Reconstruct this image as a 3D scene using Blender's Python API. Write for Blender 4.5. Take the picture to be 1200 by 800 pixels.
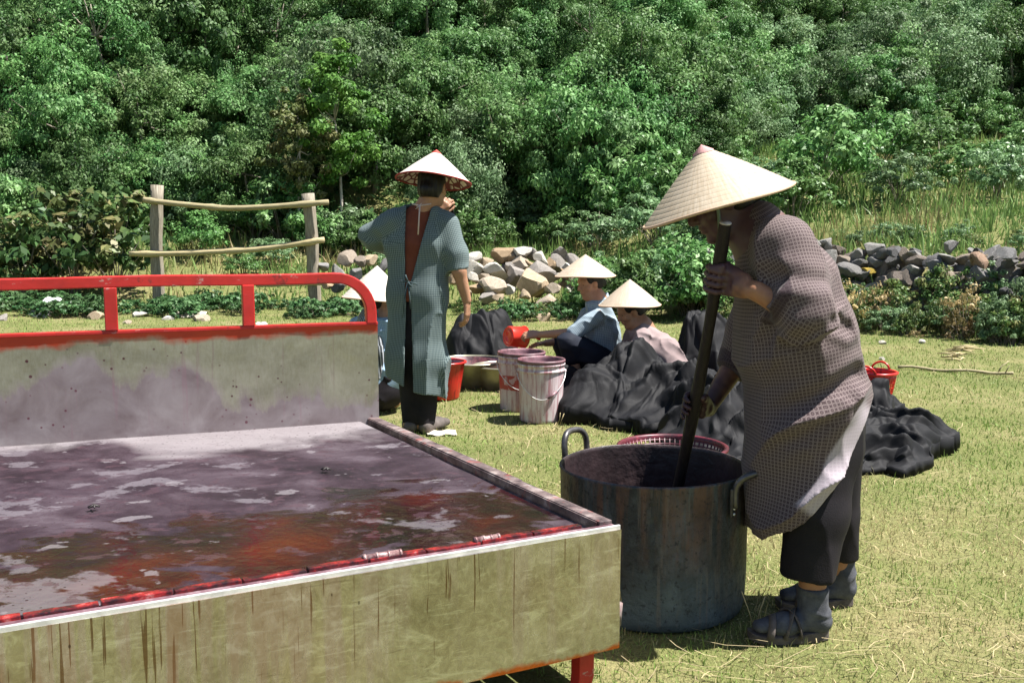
import bpy, math, random
import numpy as np
from mathutils import Vector
random.seed(7)
RNG = np.random.default_rng(7)
SC = bpy.context.scene
COL = SC.collection
for o in list(bpy.data.objects):
    bpy.data.objects.remove(o)

# ------------------------------------------------------------------ camera, sky, sun, exposure
CAM_H = 1.20
PITCH = math.radians(6.6)
FPX = 1167.0                                   # focal length in photo pixels (photo is 1200 x 800)
cd = bpy.data.cameras.new('camera')
cam = bpy.data.objects.new('camera', cd)
COL.objects.link(cam)
cam.location = (0, 0, CAM_H)
cam.rotation_euler = (math.pi / 2 - PITCH, 0, 0)
cd.sensor_width = 36.0
cd.lens = 36.0 * FPX / 1200.0
cd.clip_start = 0.05
cd.clip_end = 600.0
cd.dof.use_dof = False
SC.camera = cam

SUN_DIR = Vector((0.45, -0.02, 0.90)).normalized()      # towards the sun
sun_el = math.asin(SUN_DIR.z)
sun_az = math.atan2(SUN_DIR.x, SUN_DIR.y)
w = bpy.data.worlds.new("World")
SC.world = w
w.use_nodes = True
wn = w.node_tree.nodes
sky = wn.new('ShaderNodeTexSky')
sky.sky_type = 'NISHITA'
sky.sun_disc = False
sky.sun_elevation = sun_el
sky.sun_rotation = sun_az
sky.air_density = 1.0
sky.dust_density = 0.6
wn['Background'].inputs['Strength'].default_value = 0.05
w.node_tree.links.new(sky.outputs[0], wn['Background'].inputs['Color'])
sd = bpy.data.lights.new('sun', 'SUN')
sd.energy = 5.0
sd.angle = math.radians(0.5)
sd.color = (1.0, 0.965, 0.92)
sun = bpy.data.objects.new('sun', sd)
COL.objects.link(sun)
sun.rotation_euler = SUN_DIR.to_track_quat('Z', 'Y').to_euler()
SC.view_settings.view_transform = 'Standard'
SC.view_settings.look = 'None'
SC.view_settings.exposure = 1.45
SC.view_settings.gamma = 1.0
SC.cycles.use_denoising = True
SC.cycles.max_bounces = 6
SC.cycles.transparent_max_bounces = 8
SC.cycles.transmission_bounces = 3
SC.cycles.diffuse_bounces = 3
SC.cycles.glossy_bounces = 3

# ------------------------------------------------------------------ measuring helpers
_ca, _sa = math.cos(PITCH), math.sin(PITCH)
def ray(u, v):
    a, b = (u - 600) / FPX, (400 - v) / FPX
    return np.array([a, b * _sa + _ca, b * _ca - _sa])
def P(u, v, y):
    """point seen at photo pixel u, v that stands y metres in front of the camera"""
    d = ray(u, v)
    return np.array([0, 0, CAM_H]) + d * (y / d[1])
def G(u, v, z=0.0):
    d = ray(u, v)
    return np.array([0, 0, CAM_H]) + d * ((z - CAM_H) / d[2])
def PX(n, y):
    return n * y / FPX                          # size of n photo pixels at y metres

# ------------------------------------------------------------------ numpy noise
def _h(ix, iy, iz, s):
    n = (ix * 374761393 + iy * 668265263 + iz * 2147483647 + s * 1274126177) & 0xffffffff
    n = ((n ^ (n >> 13)) * 1274126177) & 0xffffffff
    n = (n ^ (n >> 16)) & 0xffffffff
    return n.astype(np.float64) / 4294967295.0
def vnoise(p, seed=0):
    """value noise in -1..1, p is (N,3)"""
    p = np.asarray(p, float)
    i = np.floor(p).astype(np.int64); f = p - i
    f = f * f * f * (f * (f * 6 - 15) + 10)
    r = 0
    for dx in (0, 1):
        wx = f[:, 0] if dx else 1 - f[:, 0]
        for dy in (0, 1):
            wy = f[:, 1] if dy else 1 - f[:, 1]
            for dz in (0, 1):
                wz = f[:, 2] if dz else 1 - f[:, 2]
                r = r + wx * wy * wz * _h(i[:, 0] + dx, i[:, 1] + dy, i[:, 2] + dz, seed)
    return r * 2 - 1
def fbm(p, oct=3, seed=0):
    r = 0; a = 1.0; t = 0
    for k in range(oct):
        r = r + a * vnoise(p * (2.03 ** k), seed + k); t += a; a *= 0.5
    return r / t
def sstep(a, b, x):
    t = np.clip((x - a) / (b - a), 0, 1)
    return t * t * (3 - 2 * t)

# ------------------------------------------------------------------ object helpers
def wloc(o):
    v = Vector((0, 0, 0))
    while o is not None:
        v = v + o.location; o = o.parent
    return np.array(v)
def mesh_data(name, V, F, mat=None, smooth=True, col=None, uv=None):
    me = bpy.data.meshes.new(name)
    V = np.asarray(V, np.float32)
    if isinstance(F, np.ndarray):
        n, k = F.shape
        me.vertices.add(len(V)); me.vertices.foreach_set('co', V.ravel())
        me.loops.add(n * k); me.loops.foreach_set('vertex_index', F.ravel().astype(np.int32))
        me.polygons.add(n)
        me.polygons.foreach_set('loop_start', np.arange(0, n * k, k, dtype=np.int32))
        try:
            me.polygons.foreach_set('loop_total', np.full(n, k, np.int32))
        except Exception:
            pass
        me.update(calc_edges=True)
        me.validate()
    else:
        me.from_pydata([tuple(map(float, v)) for v in V], [], [list(map(int, f)) for f in F])
        me.update()
    if smooth:
        me.polygons.foreach_set('use_smooth', np.ones(len(me.polygons), bool))
    if col is not None:
        a = me.color_attributes.new('col', 'FLOAT_COLOR', 'POINT')
        c = np.ones((len(V), 4), np.float32); c[:, :col.shape[1]] = col
        a.data.foreach_set('color', c.ravel())
    if uv is not None:
        l = me.uv_layers.new(name='UVMap')
        l.data.foreach_set('uv', np.asarray(uv, np.float32).ravel())
    if mat is not None:
        for m in (mat if isinstance(mat, (list, tuple)) else [mat]):
            me.materials.append(m)
    return me
def link(name, data, parent=None, loc=None, rot=None, scale=None):
    o = bpy.data.objects.new(name, data)
    COL.objects.link(o)
    if parent is not None: o.parent = parent
    if loc is not None: o.location = loc
    if rot is not None: o.rotation_euler = rot
    if scale is not None: o.scale = scale
    return o
def obj(name, V, F, mat=None, parent=None, smooth=True, col=None, uv=None, bevel=0):
    """V in world coordinates; the object hangs on parent (roots are moved, never turned)"""
    V = np.asarray(V, float)
    if parent is not None:
        V = V - wloc(parent)
    o = link(name, mesh_data(name, V, F, mat, smooth, col, uv), parent)
    if bevel:
        m = o.modifiers.new('bevel', 'BEVEL'); m.width = bevel; m.segments = 2; m.limit_method = 'ANGLE'
    return o
def tag(o, label=None, cat=None, group=None, kind=None):
    if label: o['label'] = label
    if cat: o['category'] = cat
    if group: o['group'] = group
    if kind: o['kind'] = kind
    return o
def thing(name, label, cat, loc=(0, 0, 0), group=None):
    return tag(link(name, None, None, [float(c) for c in loc]), label, cat, group)

class MB:
    """collects vertices and faces into one mesh"""
    def __init__(s): s.V = []; s.F = []
    def add(s, V, F):
        b = len(s.V); s.V += [tuple(map(float, v)) for v in V]; s.F += [[i + b for i in f] for f in F]; return s
    def hexa(s, c):
        """8 corners: bottom 4 then top 4, same winding"""
        return s.add(c, [[3, 2, 1, 0], [4, 5, 6, 7], [0, 1, 5, 4], [1, 2, 6, 5], [2, 3, 7, 6], [3, 0, 4, 7]])
    def box(s, a, b):
        x0, y0, z0 = a; x1, y1, z1 = b
        return s.hexa([(x0, y0, z0), (x1, y0, z0), (x1, y1, z0), (x0, y1, z0), (x0, y0, z1), (x1, y0, z1), (x1, y1, z1), (x0, y1, z1)])
    def tube(s, pts, rad, n=10, cap=True, flat=None, shape=None):
        pts = [np.asarray(p, float) for p in pts]
        if not hasattr(rad, '__len__'): rad = [rad] * len(pts)
        up = None; rings = []
        for i, p in enumerate(pts):
            t = pts[min(i + 1, len(pts) - 1)] - pts[max(i - 1, 0)]
            t = t / (np.linalg.norm(t) + 1e-9)
            if up is None:
                up = np.array([0, 0, 1.0]) if flat is None else np.asarray(flat, float)
                if abs(t @ up) > 0.95: up = np.array([0, 1.0, 0])
            up = up - t * (t @ up); up /= np.linalg.norm(up) + 1e-9
            sd_ = np.cross(t, up)
            ring = []
            for k in range(n):
                if shape is not None:
                    a, b = shape[k]
                    ring.append(p + sd_ * a * rad[i] + up * b * rad[i])
                else:
                    a = 2 * math.pi * k / n
                    ring.append(p + (sd_ * math.cos(a) + up * math.sin(a)) * rad[i])
            rings.append(ring)
        V = [v for r in rings for v in r]; F = []
        for i in range(len(rings) - 1):
            for k in range(n):
                F.append([i * n + k, i * n + (k + 1) % n, (i + 1) * n + (k + 1) % n, (i + 1) * n + k])
        if cap:
            F.append(list(range(n))[::-1]); F.append([(len(rings) - 1) * n + k for k in range(n)])
        return s.add(V, F)
    def lathe(s, prof, c=(0, 0, 0), n=48, R=None, wob=None, ex=None):
        """prof: (r, z) pairs; R: 3x3 rotation (columns x y z); wob(angle, r, z) -> dr"""
        V = []; F = []; c = np.asarray(c, float)
        for r, z in prof:
            for k in range(n):
                a = 2 * math.pi * k / n
                rr = r + (wob(a, r, z) if wob else 0)
                p = np.array([rr * math.cos(a), rr * math.sin(a), z])
                if R is not None: p = R @ p
                V.append(p + c)
        for i in range(len(prof) - 1):
            for k in range(n):
                F.append([i * n + k, i * n + (k + 1) % n, (i + 1) * n + (k + 1) % n, (i + 1) * n + k])
        return s.add(V, F)
    def build(s, name, mat, parent=None, smooth=True, bevel=0, kind=None):
        o = obj(name, s.V, s.F, mat, parent, smooth, bevel=bevel)
        if kind: o['kind'] = kind
        return o
SQ = [(-1, -1), (1, -1), (1, 1), (-1, 1)]
def rot_from(z, xhint=(1, 0, 0)):
    z = np.asarray(z, float); z = z / np.linalg.norm(z)
    x = np.asarray(xhint, float); x = x - z * (x @ z); x /= np.linalg.norm(x)
    return np.stack([x, np.cross(z, x), z], 1)

# ------------------------------------------------------------------ material helpers
class MT:
    def __init__(s, name):
        s.m = bpy.data.materials.new(name); s.m.use_nodes = True
        s.t = s.m.node_tree; s.t.nodes.clear()
    def n(s, typ, **kw):
        nd = s.t.nodes.new('ShaderNode' + typ)
        for k, v in kw.items():
            key = k.replace('_', ' ')
            if key in nd.inputs: s.set(nd.inputs[key], v)
            else: setattr(nd, k, v)
        return nd
    def set(s, inp, v):
        if hasattr(v, 'is_output') or isinstance(v, bpy.types.NodeSocket): s.t.links.new(v, inp)
        else:
            if inp.type == 'RGBA' and not hasattr(v, '__len__'): v = (v, v, v)
            if isinstance(v, (tuple, list)) and inp.type == 'RGBA' and len(v) == 3: v = (*v, 1)
            inp.default_value = v
    def co(s, kind='Object'): return s.n('TexCoord').outputs[kind]
    def attr(s, name='col'): return s.n('Attribute', attribute_name=name).outputs['Color']
    def map(s, vec, scale=(1, 1, 1), loc=(0, 0, 0), rot=(0, 0, 0)):
        nd = s.n('Mapping'); s.set(nd.inputs['Vector'], vec)
        nd.inputs['Scale'].default_value = scale; nd.inputs['Location'].default_value = loc; nd.inputs['Rotation'].default_value = rot
        return nd.outputs[0]
    def noise(s, scale, detail=3, rough=0.5, vec=None, dist=0.0, col=False):
        nd = s.n('TexNoise'); nd.inputs['Scale'].default_value = scale; nd.inputs['Detail'].default_value = detail
        nd.inputs['Roughness'].default_value = rough; nd.inputs['Distortion'].default_value = dist
        s.set(nd.inputs['Vector'], vec if vec is not None else s.co())
        return nd.outputs['Color' if col else 'Fac']
    def voro(s, scale, vec=None, feature='F1', out='Distance', rnd=1.0):
        nd = s.n('TexVoronoi', feature=feature); nd.inputs['Scale'].default_value = scale
        nd.inputs['Randomness'].default_value = rnd
        s.set(nd.inputs['Vector'], vec if vec is not None else s.co())
        return nd.outputs[out]
    def ramp(s, fac, stops, interp='LINEAR'):
        nd = s.n('ValToRGB'); s.set(nd.inputs[0], fac); e = nd.color_ramp.elements
        nd.color_ramp.interpolation = interp
        while len(e) < len(stops): e.new(0.5)
        for el, (p, c) in zip(e, stops):
            el.position = p
            if not hasattr(c, '__len__'): c = (c, c, c)
            el.color = (*c[:3], 1)
        return nd.outputs[0]
    def mix(s, f, a, b, mode='MIX'):
        nd = s.n('Mix', data_type='RGBA', blend_type=mode)
        s.set(nd.inputs[0], f); s.set(nd.inputs[6], a); s.set(nd.inputs[7], b)
        return nd.outputs[2]
    def math(s, op, a, b=0.0, clamp=False):
        nd = s.n('Math', operation=op, use_clamp=clamp); s.set(nd.inputs[0], a); s.set(nd.inputs[1], b)
        return nd.outputs[0]
    def sep(s, vec):
        nd = s.n('SeparateXYZ'); s.set(nd.inputs[0], vec); return nd.outputs
    def rnd(s): return s.n('ObjectInfo').outputs['Random']
    def ocol(s): return s.n('ObjectInfo').outputs['Color']
    def hsv(s, col, h=0.5, sat=1.0, val=1.0):
        nd = s.n('HueSaturation'); s.set(nd.inputs['Color'], col); s.set(nd.inputs['Hue'], h); s.set(nd.inputs['Saturation'], sat); s.set(nd.inputs['Value'], val)
        return nd.outputs[0]
    def bump(s, h, strength=0.5, dist=0.01):
        nd = s.n('Bump'); s.set(nd.inputs['Height'], h); nd.inputs['Strength'].default_value = strength; nd.inputs['Distance'].default_value = dist
        return nd.outputs[0]
    def out(s, color, rough=0.6, metal=0.0, normal=None, spec=0.5, trans=0.0, coat=0.0, sheen=0.0, sss=0.0, coat_rough=0.1):
        p = s.n('BsdfPrincipled'); i = p.inputs
        s.set(i['Base Color'], color); s.set(i['Roughness'], rough); s.set(i['Metallic'], metal)
        s.set(i['Specular IOR Level'], spec); s.set(i['Coat Weight'], coat); i['Coat Roughness'].default_value = coat_rough
        i['Sheen Weight'].default_value = sheen
        if sss:
            i['Subsurface Weight'].default_value = sss; i['Subsurface Radius'].default_value = (0.012, 0.005, 0.003); i['Subsurface Scale'].default_value = 1.0
        if normal is not None: s.set(i['Normal'], normal)
        sh = p.outputs[0]
        if trans:
            tr = s.n('BsdfTranslucent'); s.set(tr.inputs['Color'], color)
            mx = s.n('MixShader'); s.set(mx.inputs[0], trans); s.set(mx.inputs[1], sh); s.set(mx.inputs[2], tr.outputs[0]); sh = mx.outputs[0]
        o = s.n('OutputMaterial'); s.t.links.new(sh, o.inputs[0])
        return s.m

# ------------------------------------------------------------------ materials
def mat_leaf(name, tint=(1, 1, 1), rough=0.45, trans=0.3):
    t = MT(name)
    c = t.attr()
    r = t.rnd()
    c = t.mix(1.0, c, (*tint,), 'MULTIPLY')
    c = t.hsv(c, t.math('ADD', 0.482, t.math('MULTIPLY', r, 0.022)), 1.0, t.math('ADD', 0.72, t.math('MULTIPLY', r, 0.6)))
    return t.out(c, rough, spec=0.22, trans=trans)
M_LEAF = mat_leaf('forest_leaf', rough=0.55)
M_WEED = mat_leaf('weed_leaf')
def m_grass():
    t = MT('grass_blade')
    return t.out(t.attr(), 0.55, spec=0.25, trans=0.3)
M_GRASS = m_grass()
def m_ground():
    t = MT('turf_ground')
    c = t.ramp(t.noise(1.1, 5, 0.6), [(0.3, (0.140, 0.170, 0.052)), (0.5, (0.200, 0.218, 0.074)), (0.68, (0.31, 0.275, 0.13))])
    f = t.noise(60, 4, 0.7)
    c = t.mix(t.ramp(f, [(0.35, 0.0), (0.7, 1.0)]), t.mix(0.55, c, (0.06, 0.05, 0.025)), c)
    g = t.noise(140, 2, 0.6)
    c = t.mix(t.ramp(g, [(0.58, 0.0), (0.72, 0.6)]), c, (0.34, 0.28, 0.15))
    return t.out(c, 0.9, spec=0.1, normal=t.bump(f, 0.8, 0.03))
M_GROUND = m_ground()
def m_bark():
    t = MT('bark')
    v = t.map(t.co(), (6, 6, 1.2))
    c = t.ramp(t.noise(4, 4, 0.6, v), [(0.3, (0.16, 0.13, 0.10)), (0.7, (0.36, 0.32, 0.26))])
    return t.out(c, 0.85, spec=0.2)
M_BARK = m_bark()
def m_pale_bark():
    t = MT('pale_bark')
    c = t.ramp(t.noise(6, 3), [(0.3, (0.38, 0.33, 0.27)), (0.7, (0.6, 0.54, 0.46))])
    return t.out(c, 0.8, spec=0.2)
M_PALEBARK = m_pale_bark()
def m_stone():
    t = MT('stone')
    base = t.ocol()
    n1 = t.noise(5, 5, 0.65)
    c = t.mix(t.ramp(n1, [(0.3, 0.0), (0.75, 0.75)]), t.mix(1.0, base, (0.55, 0.53, 0.5), 'MULTIPLY'), base)
    l = t.noise(14, 3, 0.6)
    c = t.mix(t.ramp(l, [(0.6, 0.0), (0.68, 0.55)]), c, t.mix(0.4, base, (0.55, 0.53, 0.46)))
    k = t.noise(34, 4, 0.7)
    c = t.mix(t.ramp(k, [(0.38, 0.55), (0.5, 0.0)]), c, t.mix(1.0, base, (0.3, 0.29, 0.28), 'MULTIPLY'))
    return t.out(c, 0.85, spec=0.25, normal=t.bump(t.noise(22, 5, 0.7), 0.6, 0.02))
M_STONE = m_stone()
def m_wood(name, c0, c1, sc=(2, 30, 30)):
    t = MT(name)
    n = t.noise(3, 5, 0.6, t.map(t.co(), sc))
    c = t.ramp(n, [(0.3, c0), (0.7, c1)])
    k = t.noise(40, 3, 0.6)
    c = t.mix(t.ramp(k, [(0.62, 0), (0.75, 0.5)]), c, (0.06, 0.05, 0.04))
    return t.out(c, 0.75, spec=0.25, normal=t.bump(n, 0.5, 0.01))
M_POST = m_wood('weathered_post', (0.13, 0.105, 0.075), (0.36, 0.32, 0.25), (30, 30, 2))
M_BAMBOO = m_wood('bamboo', (0.34, 0.27, 0.13), (0.54, 0.45, 0.26), (2, 30, 30))
M_BAMBOO_DRY = m_wood('dry_bamboo', (0.20, 0.17, 0.09), (0.40, 0.34, 0.20), (2, 30, 30))

def zone(u):
    """what a thing far back stands above or behind, for the labels"""
    for lim, s in ((95, 'at the far left'), (180, 'left of the left fence post'), (300, 'behind the gap of the fence'), (420, 'around the right fence post'), (545, 'behind the standing woman'), (640, 'behind the tumbled stone heap'), (760, 'behind the sitting women'), (850, 'left of the big straw hat'), (960, 'behind the stooping woman'), (1080, 'right of the stooping woman')):
        if u < lim: return s
    return 'at the far right'
# ------------------------------------------------------------------ the setting: ground, meadow slope, hillside
def yb(x):                                     # foot of the bank: where the mown turf ends
    return np.clip(14.7 - 0.93 * np.maximum(x - 0.3, 0), 9.2, 14.7) + 0.25 * np.sin(x * 1.3)
def ye(x):                                     # foot of the forest
    return 19.6 + 10.5 * sstep(1.2, 9.0, x) + 0.8 * np.sin(x * 0.9 + 1.0)
def terrain(x, y):
    x = np.asarray(x, float); y = np.asarray(y, float)
    s = y - yb(x)
    rt = sstep(0.5, 5.0, x)
    bank = (0.18 + 0.45 * rt) * sstep(0.0, 2.2, s)
    sl = 0.185 - 0.03 * rt
    z = bank + sl * np.maximum(s - 1.0, 0)
    h = y - ye(x)
    z = z + 0.46 * np.maximum(h, 0) * sstep(-1, 4, h)
    p = np.stack([x, y, x * 0], -1).reshape(-1, 3)
    z = z + (0.10 * sstep(0.5, 3, s) * fbm(p * 0.7, 2, 5).reshape(x.shape)) + 0.5 * sstep(2, 8, h) * fbm(p * 0.18, 2, 9).reshape(x.shape)
    z = z + 0.012 * fbm(p * 1.7, 2, 3).reshape(x.shape) * sstep(2.0, 4.5, y)
    return z
def build_ground():
    def grid(xs, ys):
        X, Y = np.meshgrid(xs, ys, indexing='ij')
        Z = terrain(X, Y)
        V = np.stack([X, Y, Z], -1).reshape(-1, 3)
        n, m = len(xs), len(ys)
        i, j = np.meshgrid(np.arange(n - 1), np.arange(m - 1), indexing='ij')
        a = (i * m + j).ravel()
        return V, np.stack([a, a + m, a + m + 1, a + 1], 1)
    xs = np.concatenate([np.linspace(-140, -14, 22)[:-1], np.linspace(-14, 16, 121)[:-1], np.linspace(16, 140, 22)])
    ys = np.concatenate([np.linspace(-60, 0, 9)[:-1], np.linspace(0, 32, 129)[:-1], np.linspace(32, 130, 40)])
    V, F = grid(xs, ys)
    o = obj('ground', V, F, M_GROUND)
    tag(o, 'mown turf rising into a grassy bank and hillside', kind='structure')
build_ground()

def scatter_blades(x, y, z, h, wd, col, lean=0.5, seed=3):
    """one mesh of grass blades: each blade a quad and a tip triangle (5 vertices)"""
    r = np.random.default_rng(seed); n = len(x)
    a = r.uniform(0, 2 * np.pi, n); l = np.abs(r.normal(0, lean, n)).clip(0, 1.5); b = r.uniform(0, 2 * np.pi, n)
    base = np.stack([x, y, z], 1)
    sx = np.stack([np.cos(a), np.sin(a), 0 * a], 1) * (wd / 2)[:, None]
    dr = np.stack([np.cos(b) * np.sin(l), np.sin(b) * np.sin(l), np.cos(l)], 1)
    dr2 = np.stack([np.cos(b) * np.sin(l * 1.5), np.sin(b) * np.sin(l * 1.5), np.cos(l * 1.5)], 1)
    m = base + dr * (h * 0.55)[:, None]
    tip = m + dr2 * (h * 0.45)[:, None]
    V = np.stack([base - sx, base + sx, m + sx * 0.8, m - sx * 0.8, tip], 1).reshape(-1, 3)
    i = np.arange(n) * 5
    F = np.concatenate([np.stack([i, i + 1, i + 2], 1), np.stack([i, i + 2, i + 3], 1), np.stack([i + 3, i + 2, i + 4], 1)])
    return V, F, np.repeat(col, 5, 0)

def grass_colors(x, y, r, green=0.5):
    p = np.stack([x, y, 0 * x], 1)
    g = sstep(-0.45, 0.45, 1.35 * fbm(p * 0.9, 3, 21) + 0.75 * fbm(p * 4.0, 2, 31) + r.normal(0, 0.35, len(x)) + (green - 0.5) * 2)[:, None]
    gr = np.array([0.178, 0.262, 0.060]) * (0.75 + 0.55 * r.random((len(x), 1)))
    st = np.array([0.47, 0.39, 0.205]) * (0.70 + 0.55 * r.random((len(x), 1)))
    return gr * g + st * (1 - g)
def build_turf():
    r = np.random.default_rng(5)
    xs, ys = [], []
    for y0, y1, dens in ((2.2, 3.4, 14000), (3.4, 4.6, 9000), (4.6, 6.2, 5200), (6.2, 8.4, 2900), (8.4, 11.2, 1500), (11.2, 15.2, 800)):
        hw = 0.66 * y1 + 0.6
        n = int(0.80 * dens * (y1 - y0) * 2 * hw)
        x = r.uniform(-hw, hw, n); y = r.uniform(y0, y1, n)
        k = (y < yb(x) + 0.3) & (np.abs(x) < 0.66 * y + 0.6)
        e = (x < 0.15 - (y - 2.4) * 0.55) & (y < 3.7)          # under the bed platform
        k &= ~e
        xs.append(x[k]); ys.append(y[k])
    x = np.concatenate(xs); y = np.concatenate(ys); n = len(x)
    h = r.gamma(3, 0.0046, n).clip(0.005, 0.042) * (1 + 0.05 * y); wd = 0.0018 + 0.00052 * y
    V, F, C = scatter_blades(x, y, terrain(x, y) - 0.002, h, wd * r.uniform(0.7, 1.3, n), grass_colors(x, y, r, 0.66), 0.95, 8)
    o = obj('grass', V, F, M_GRASS, None, False, col=C)
    tag(o, 'short sunlit green and straw coloured turf', kind='stuff')
    # loose dry stalks lying on the turf
    n = 1500
    y = 2.5 + 9 * r.random(n) ** 1.5; x = r.uniform(-0.56, 0.58, n) * y
    k = ~((x < 0.15 - (y - 2.4) * 0.55) & (y < 3.7)); x, y = x[k], y[k]; n = len(x)
    a = r.uniform(0, np.pi, n); L = r.gamma(2.2, 0.035, n).clip(0.03, 0.24); L[:60] *= 1.6
    d = np.stack([np.cos(a), np.sin(a), r.normal(0, 0.08, n)], 1) * (L / 2)[:, None]
    s = np.stack([-np.sin(a), np.cos(a), 0 * a], 1) * (0.0007 + 0.0002 * y)[:, None]
    c = np.stack([x, y, terrain(x, y) + r.uniform(0.012, 0.032, n)], 1)
    bend = np.stack([-np.sin(a), np.cos(a), 0 * a], 1) * (r.normal(0, 0.09, n) * L)[:, None]
    V = np.stack([c - d - s, c - d + s, c + bend + s, c + bend - s, c + d + s, c + d - s], 1).reshape(-1, 3)
    i = np.arange(n) * 6
    F = np.concatenate([np.stack([i, i + 1, i + 2, i + 3], 1), np.stack([i + 3, i + 2, i + 4, i + 5], 1)])
    C = np.repeat(np.array([0.50, 0.41, 0.24]) * r.uniform(0.55, 1.1, (n, 1)), 6, 0)
    tag(obj('dry_straw', V, F, M_GRASS, None, False, col=C), 'pale dry stalks lying loose on the turf', kind='stuff')
    # tall grass of the bank and the meadow
    n = 150000
    y = r.uniform(10, 36, n) ; x = r.uniform(-0.68, 0.68, n) * y
    d = y - yb(x)
    k = (d > 0.0) & (y < ye(x) + 2.0) & (r.random(n) < 0.35 + 0.65 * sstep(-0.3, 0.3, fbm(np.stack([x, y, x * 0], 1) * 0.8, 2, 77)))
    x, y = x[k], y[k]; n = len(x)
    h = r.gamma(5, 0.042, n).clip(0.06, 0.5) * (0.45 + 0.55 * sstep(0.2, 2.5, y - yb(x)))
    rc = r.random((n, 1))
    pn = np.stack([x, y, 0 * x], 1)
    g = sstep(-0.35, 0.4, fbm(pn * 0.55, 3, 55) + 0.42 + r.normal(0, 0.22, n))[:, None]
    C = (np.array([0.160, 0.260, 0.072]) * g + np.array([0.32, 0.25, 0.12]) * (1 - g)) * (0.6 + 0.7 * rc)
    V, F, C = scatter_blades(x, y, terrain(x, y) - 0.01, h, 0.004 + 0.0012 * y * r.uniform(0.6, 1.3, n), C, 0.45, 9)
    tag(obj('meadow_grass', V, F, M_GRASS, None, False, col=C), 'long green and dry grass on the bank below the forest', kind='stuff')
build_turf()

# ------------------------------------------------------------------ leaves
def leaf_mesh(centers, normals, dirs, size, col, width=0.55, fold=0.12):
    """each leaf a 4 vertex diamond"""
    n = len(centers)
    d = dirs - normals * (dirs * normals).sum(1)[:, None]
    d /= np.linalg.norm(d, axis=1)[:, None] + 1e-9
    s = np.cross(normals, d)
    L = size[:, None]
    a = centers - d * L * 0.5
    t = centers + d * L * 0.5 - normals * L * fold
    m = centers - d * L * 0.05 + normals * L * fold * 0.3
    V = np.stack([a, m + s * L * width * 0.5, t, m - s * L * width * 0.5], 1).reshape(-1, 3)
    i = np.arange(n) * 4
    F = np.stack([i, i + 1, i + 2, i + 3], 1)
    return V, F, np.repeat(col, 4, 0)
def rand_unit(r, n):
    v = r.normal(0, 1, (n, 3)); return v / np.linalg.norm(v, axis=1)[:, None]
def crown(seed, rx, rz, nclump, nleaf, leaf, cols, low=-0.75, lob=0.35, z0=None):
    """a crown of leaf clumps in a lobed volume; base of the tree at the origin"""
    r = np.random.default_rng(seed)
    u = rand_unit(r, nclump * 3)
    u = u[u[:, 2] > low][:nclump]
    rad = (1 + lob * fbm(u * 1.7 + seed, 2, seed)) * r.uniform(0.40, 1.18, len(u)) ** 0.7
    c = u * rad[:, None] * np.array([rx, rx, rz])
    c[:, 2] += rz * 0.9 if z0 is None else z0
    cs = r.uniform(0.45, 1.2, len(u)) * rx * 0.24
    idx = r.integers(0, len(u), nleaf)
    e = rand_unit(r, nleaf) * (r.random(nleaf) ** 0.45)[:, None]
    p = c[idx] + e * cs[idx][:, None] * np.array([1.15, 1.15, 0.75])
    out = e + 0.5 * u[idx]; out[:, 2] += 0.55
    nrm = out + r.normal(0, 0.55, (nleaf, 3)); nrm /= np.linalg.norm(nrm, axis=1)[:, None]
    dirs = e + r.normal(0, 0.6, (nleaf, 3)); dirs[:, 2] -= 0.35
    cols = np.asarray(cols, float)
    hue = r.random(len(u))
    k = np.clip(hue[idx] + r.normal(0, 0.18, nleaf), 0, 1)[:, None] * (len(cols) - 1)
    k0 = np.floor(k).astype(int).clip(0, len(cols) - 2)[:, 0]; f = k - k0[:, None]
    C = (cols[k0] * (1 - f) + cols[k0 + 1] * f) * r.uniform(0.75, 1.25, (nleaf, 1))
    p[:, 2] = np.maximum(p[:, 2], 0.02)
    return leaf_mesh(p, nrm, dirs, leaf * r.uniform(0.6, 1.35, nleaf), C), c, rz
def trunk_mesh(seed, c, height, rad, nl=5, lean=0.1):
    r = np.random.default_rng(seed)
    m = MB(); top = np.array([r.normal(0, lean), r.normal(0, lean), height])
    pts = [np.array([0, 0, -0.15])] + [top * t + np.array([r.normal(0, 0.03 * height), r.normal(0, 0.03 * height), 0]) * (t < 1) * t for t in (0.25, 0.5, 0.75, 1.0)]
    m.tube(pts, [rad * 1.15, rad, rad * 0.75, rad * 0.5, rad * 0.2], 6)
    for k in r.choice(len(c), min(nl, len(c)), replace=False):
        s = pts[1] * 0.4 + pts[2] * 0.6 if c[k][2] < height * 0.6 else pts[3]
        mid = s * 0.5 + c[k] * 0.5; mid[2] -= 0.1
        m.tube([s, mid, c[k]], [rad * 0.45, rad * 0.28, rad * 0.08], 5)
    return m
DARKG = [(0.033, 0.092, 0.025), (0.062, 0.156, 0.041), (0.096, 0.208, 0.062), (0.142, 0.256, 0.095)]
MIDG = [(0.050, 0.130, 0.032), (0.088, 0.198, 0.052), (0.130, 0.256, 0.078), (0.185, 0.295, 0.118)]
PALEG = [(0.086, 0.164, 0.066), (0.132, 0.228, 0.098), (0.185, 0.28, 0.140)]
BRIGHT = [(0.052, 0.155, 0.022), (0.090, 0.225, 0.036), (0.14, 0.285, 0.060)]
YELL = [(0.10, 0.15, 0.04), (0.17, 0.21, 0.07), (0.25, 0.26, 0.11)]

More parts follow.
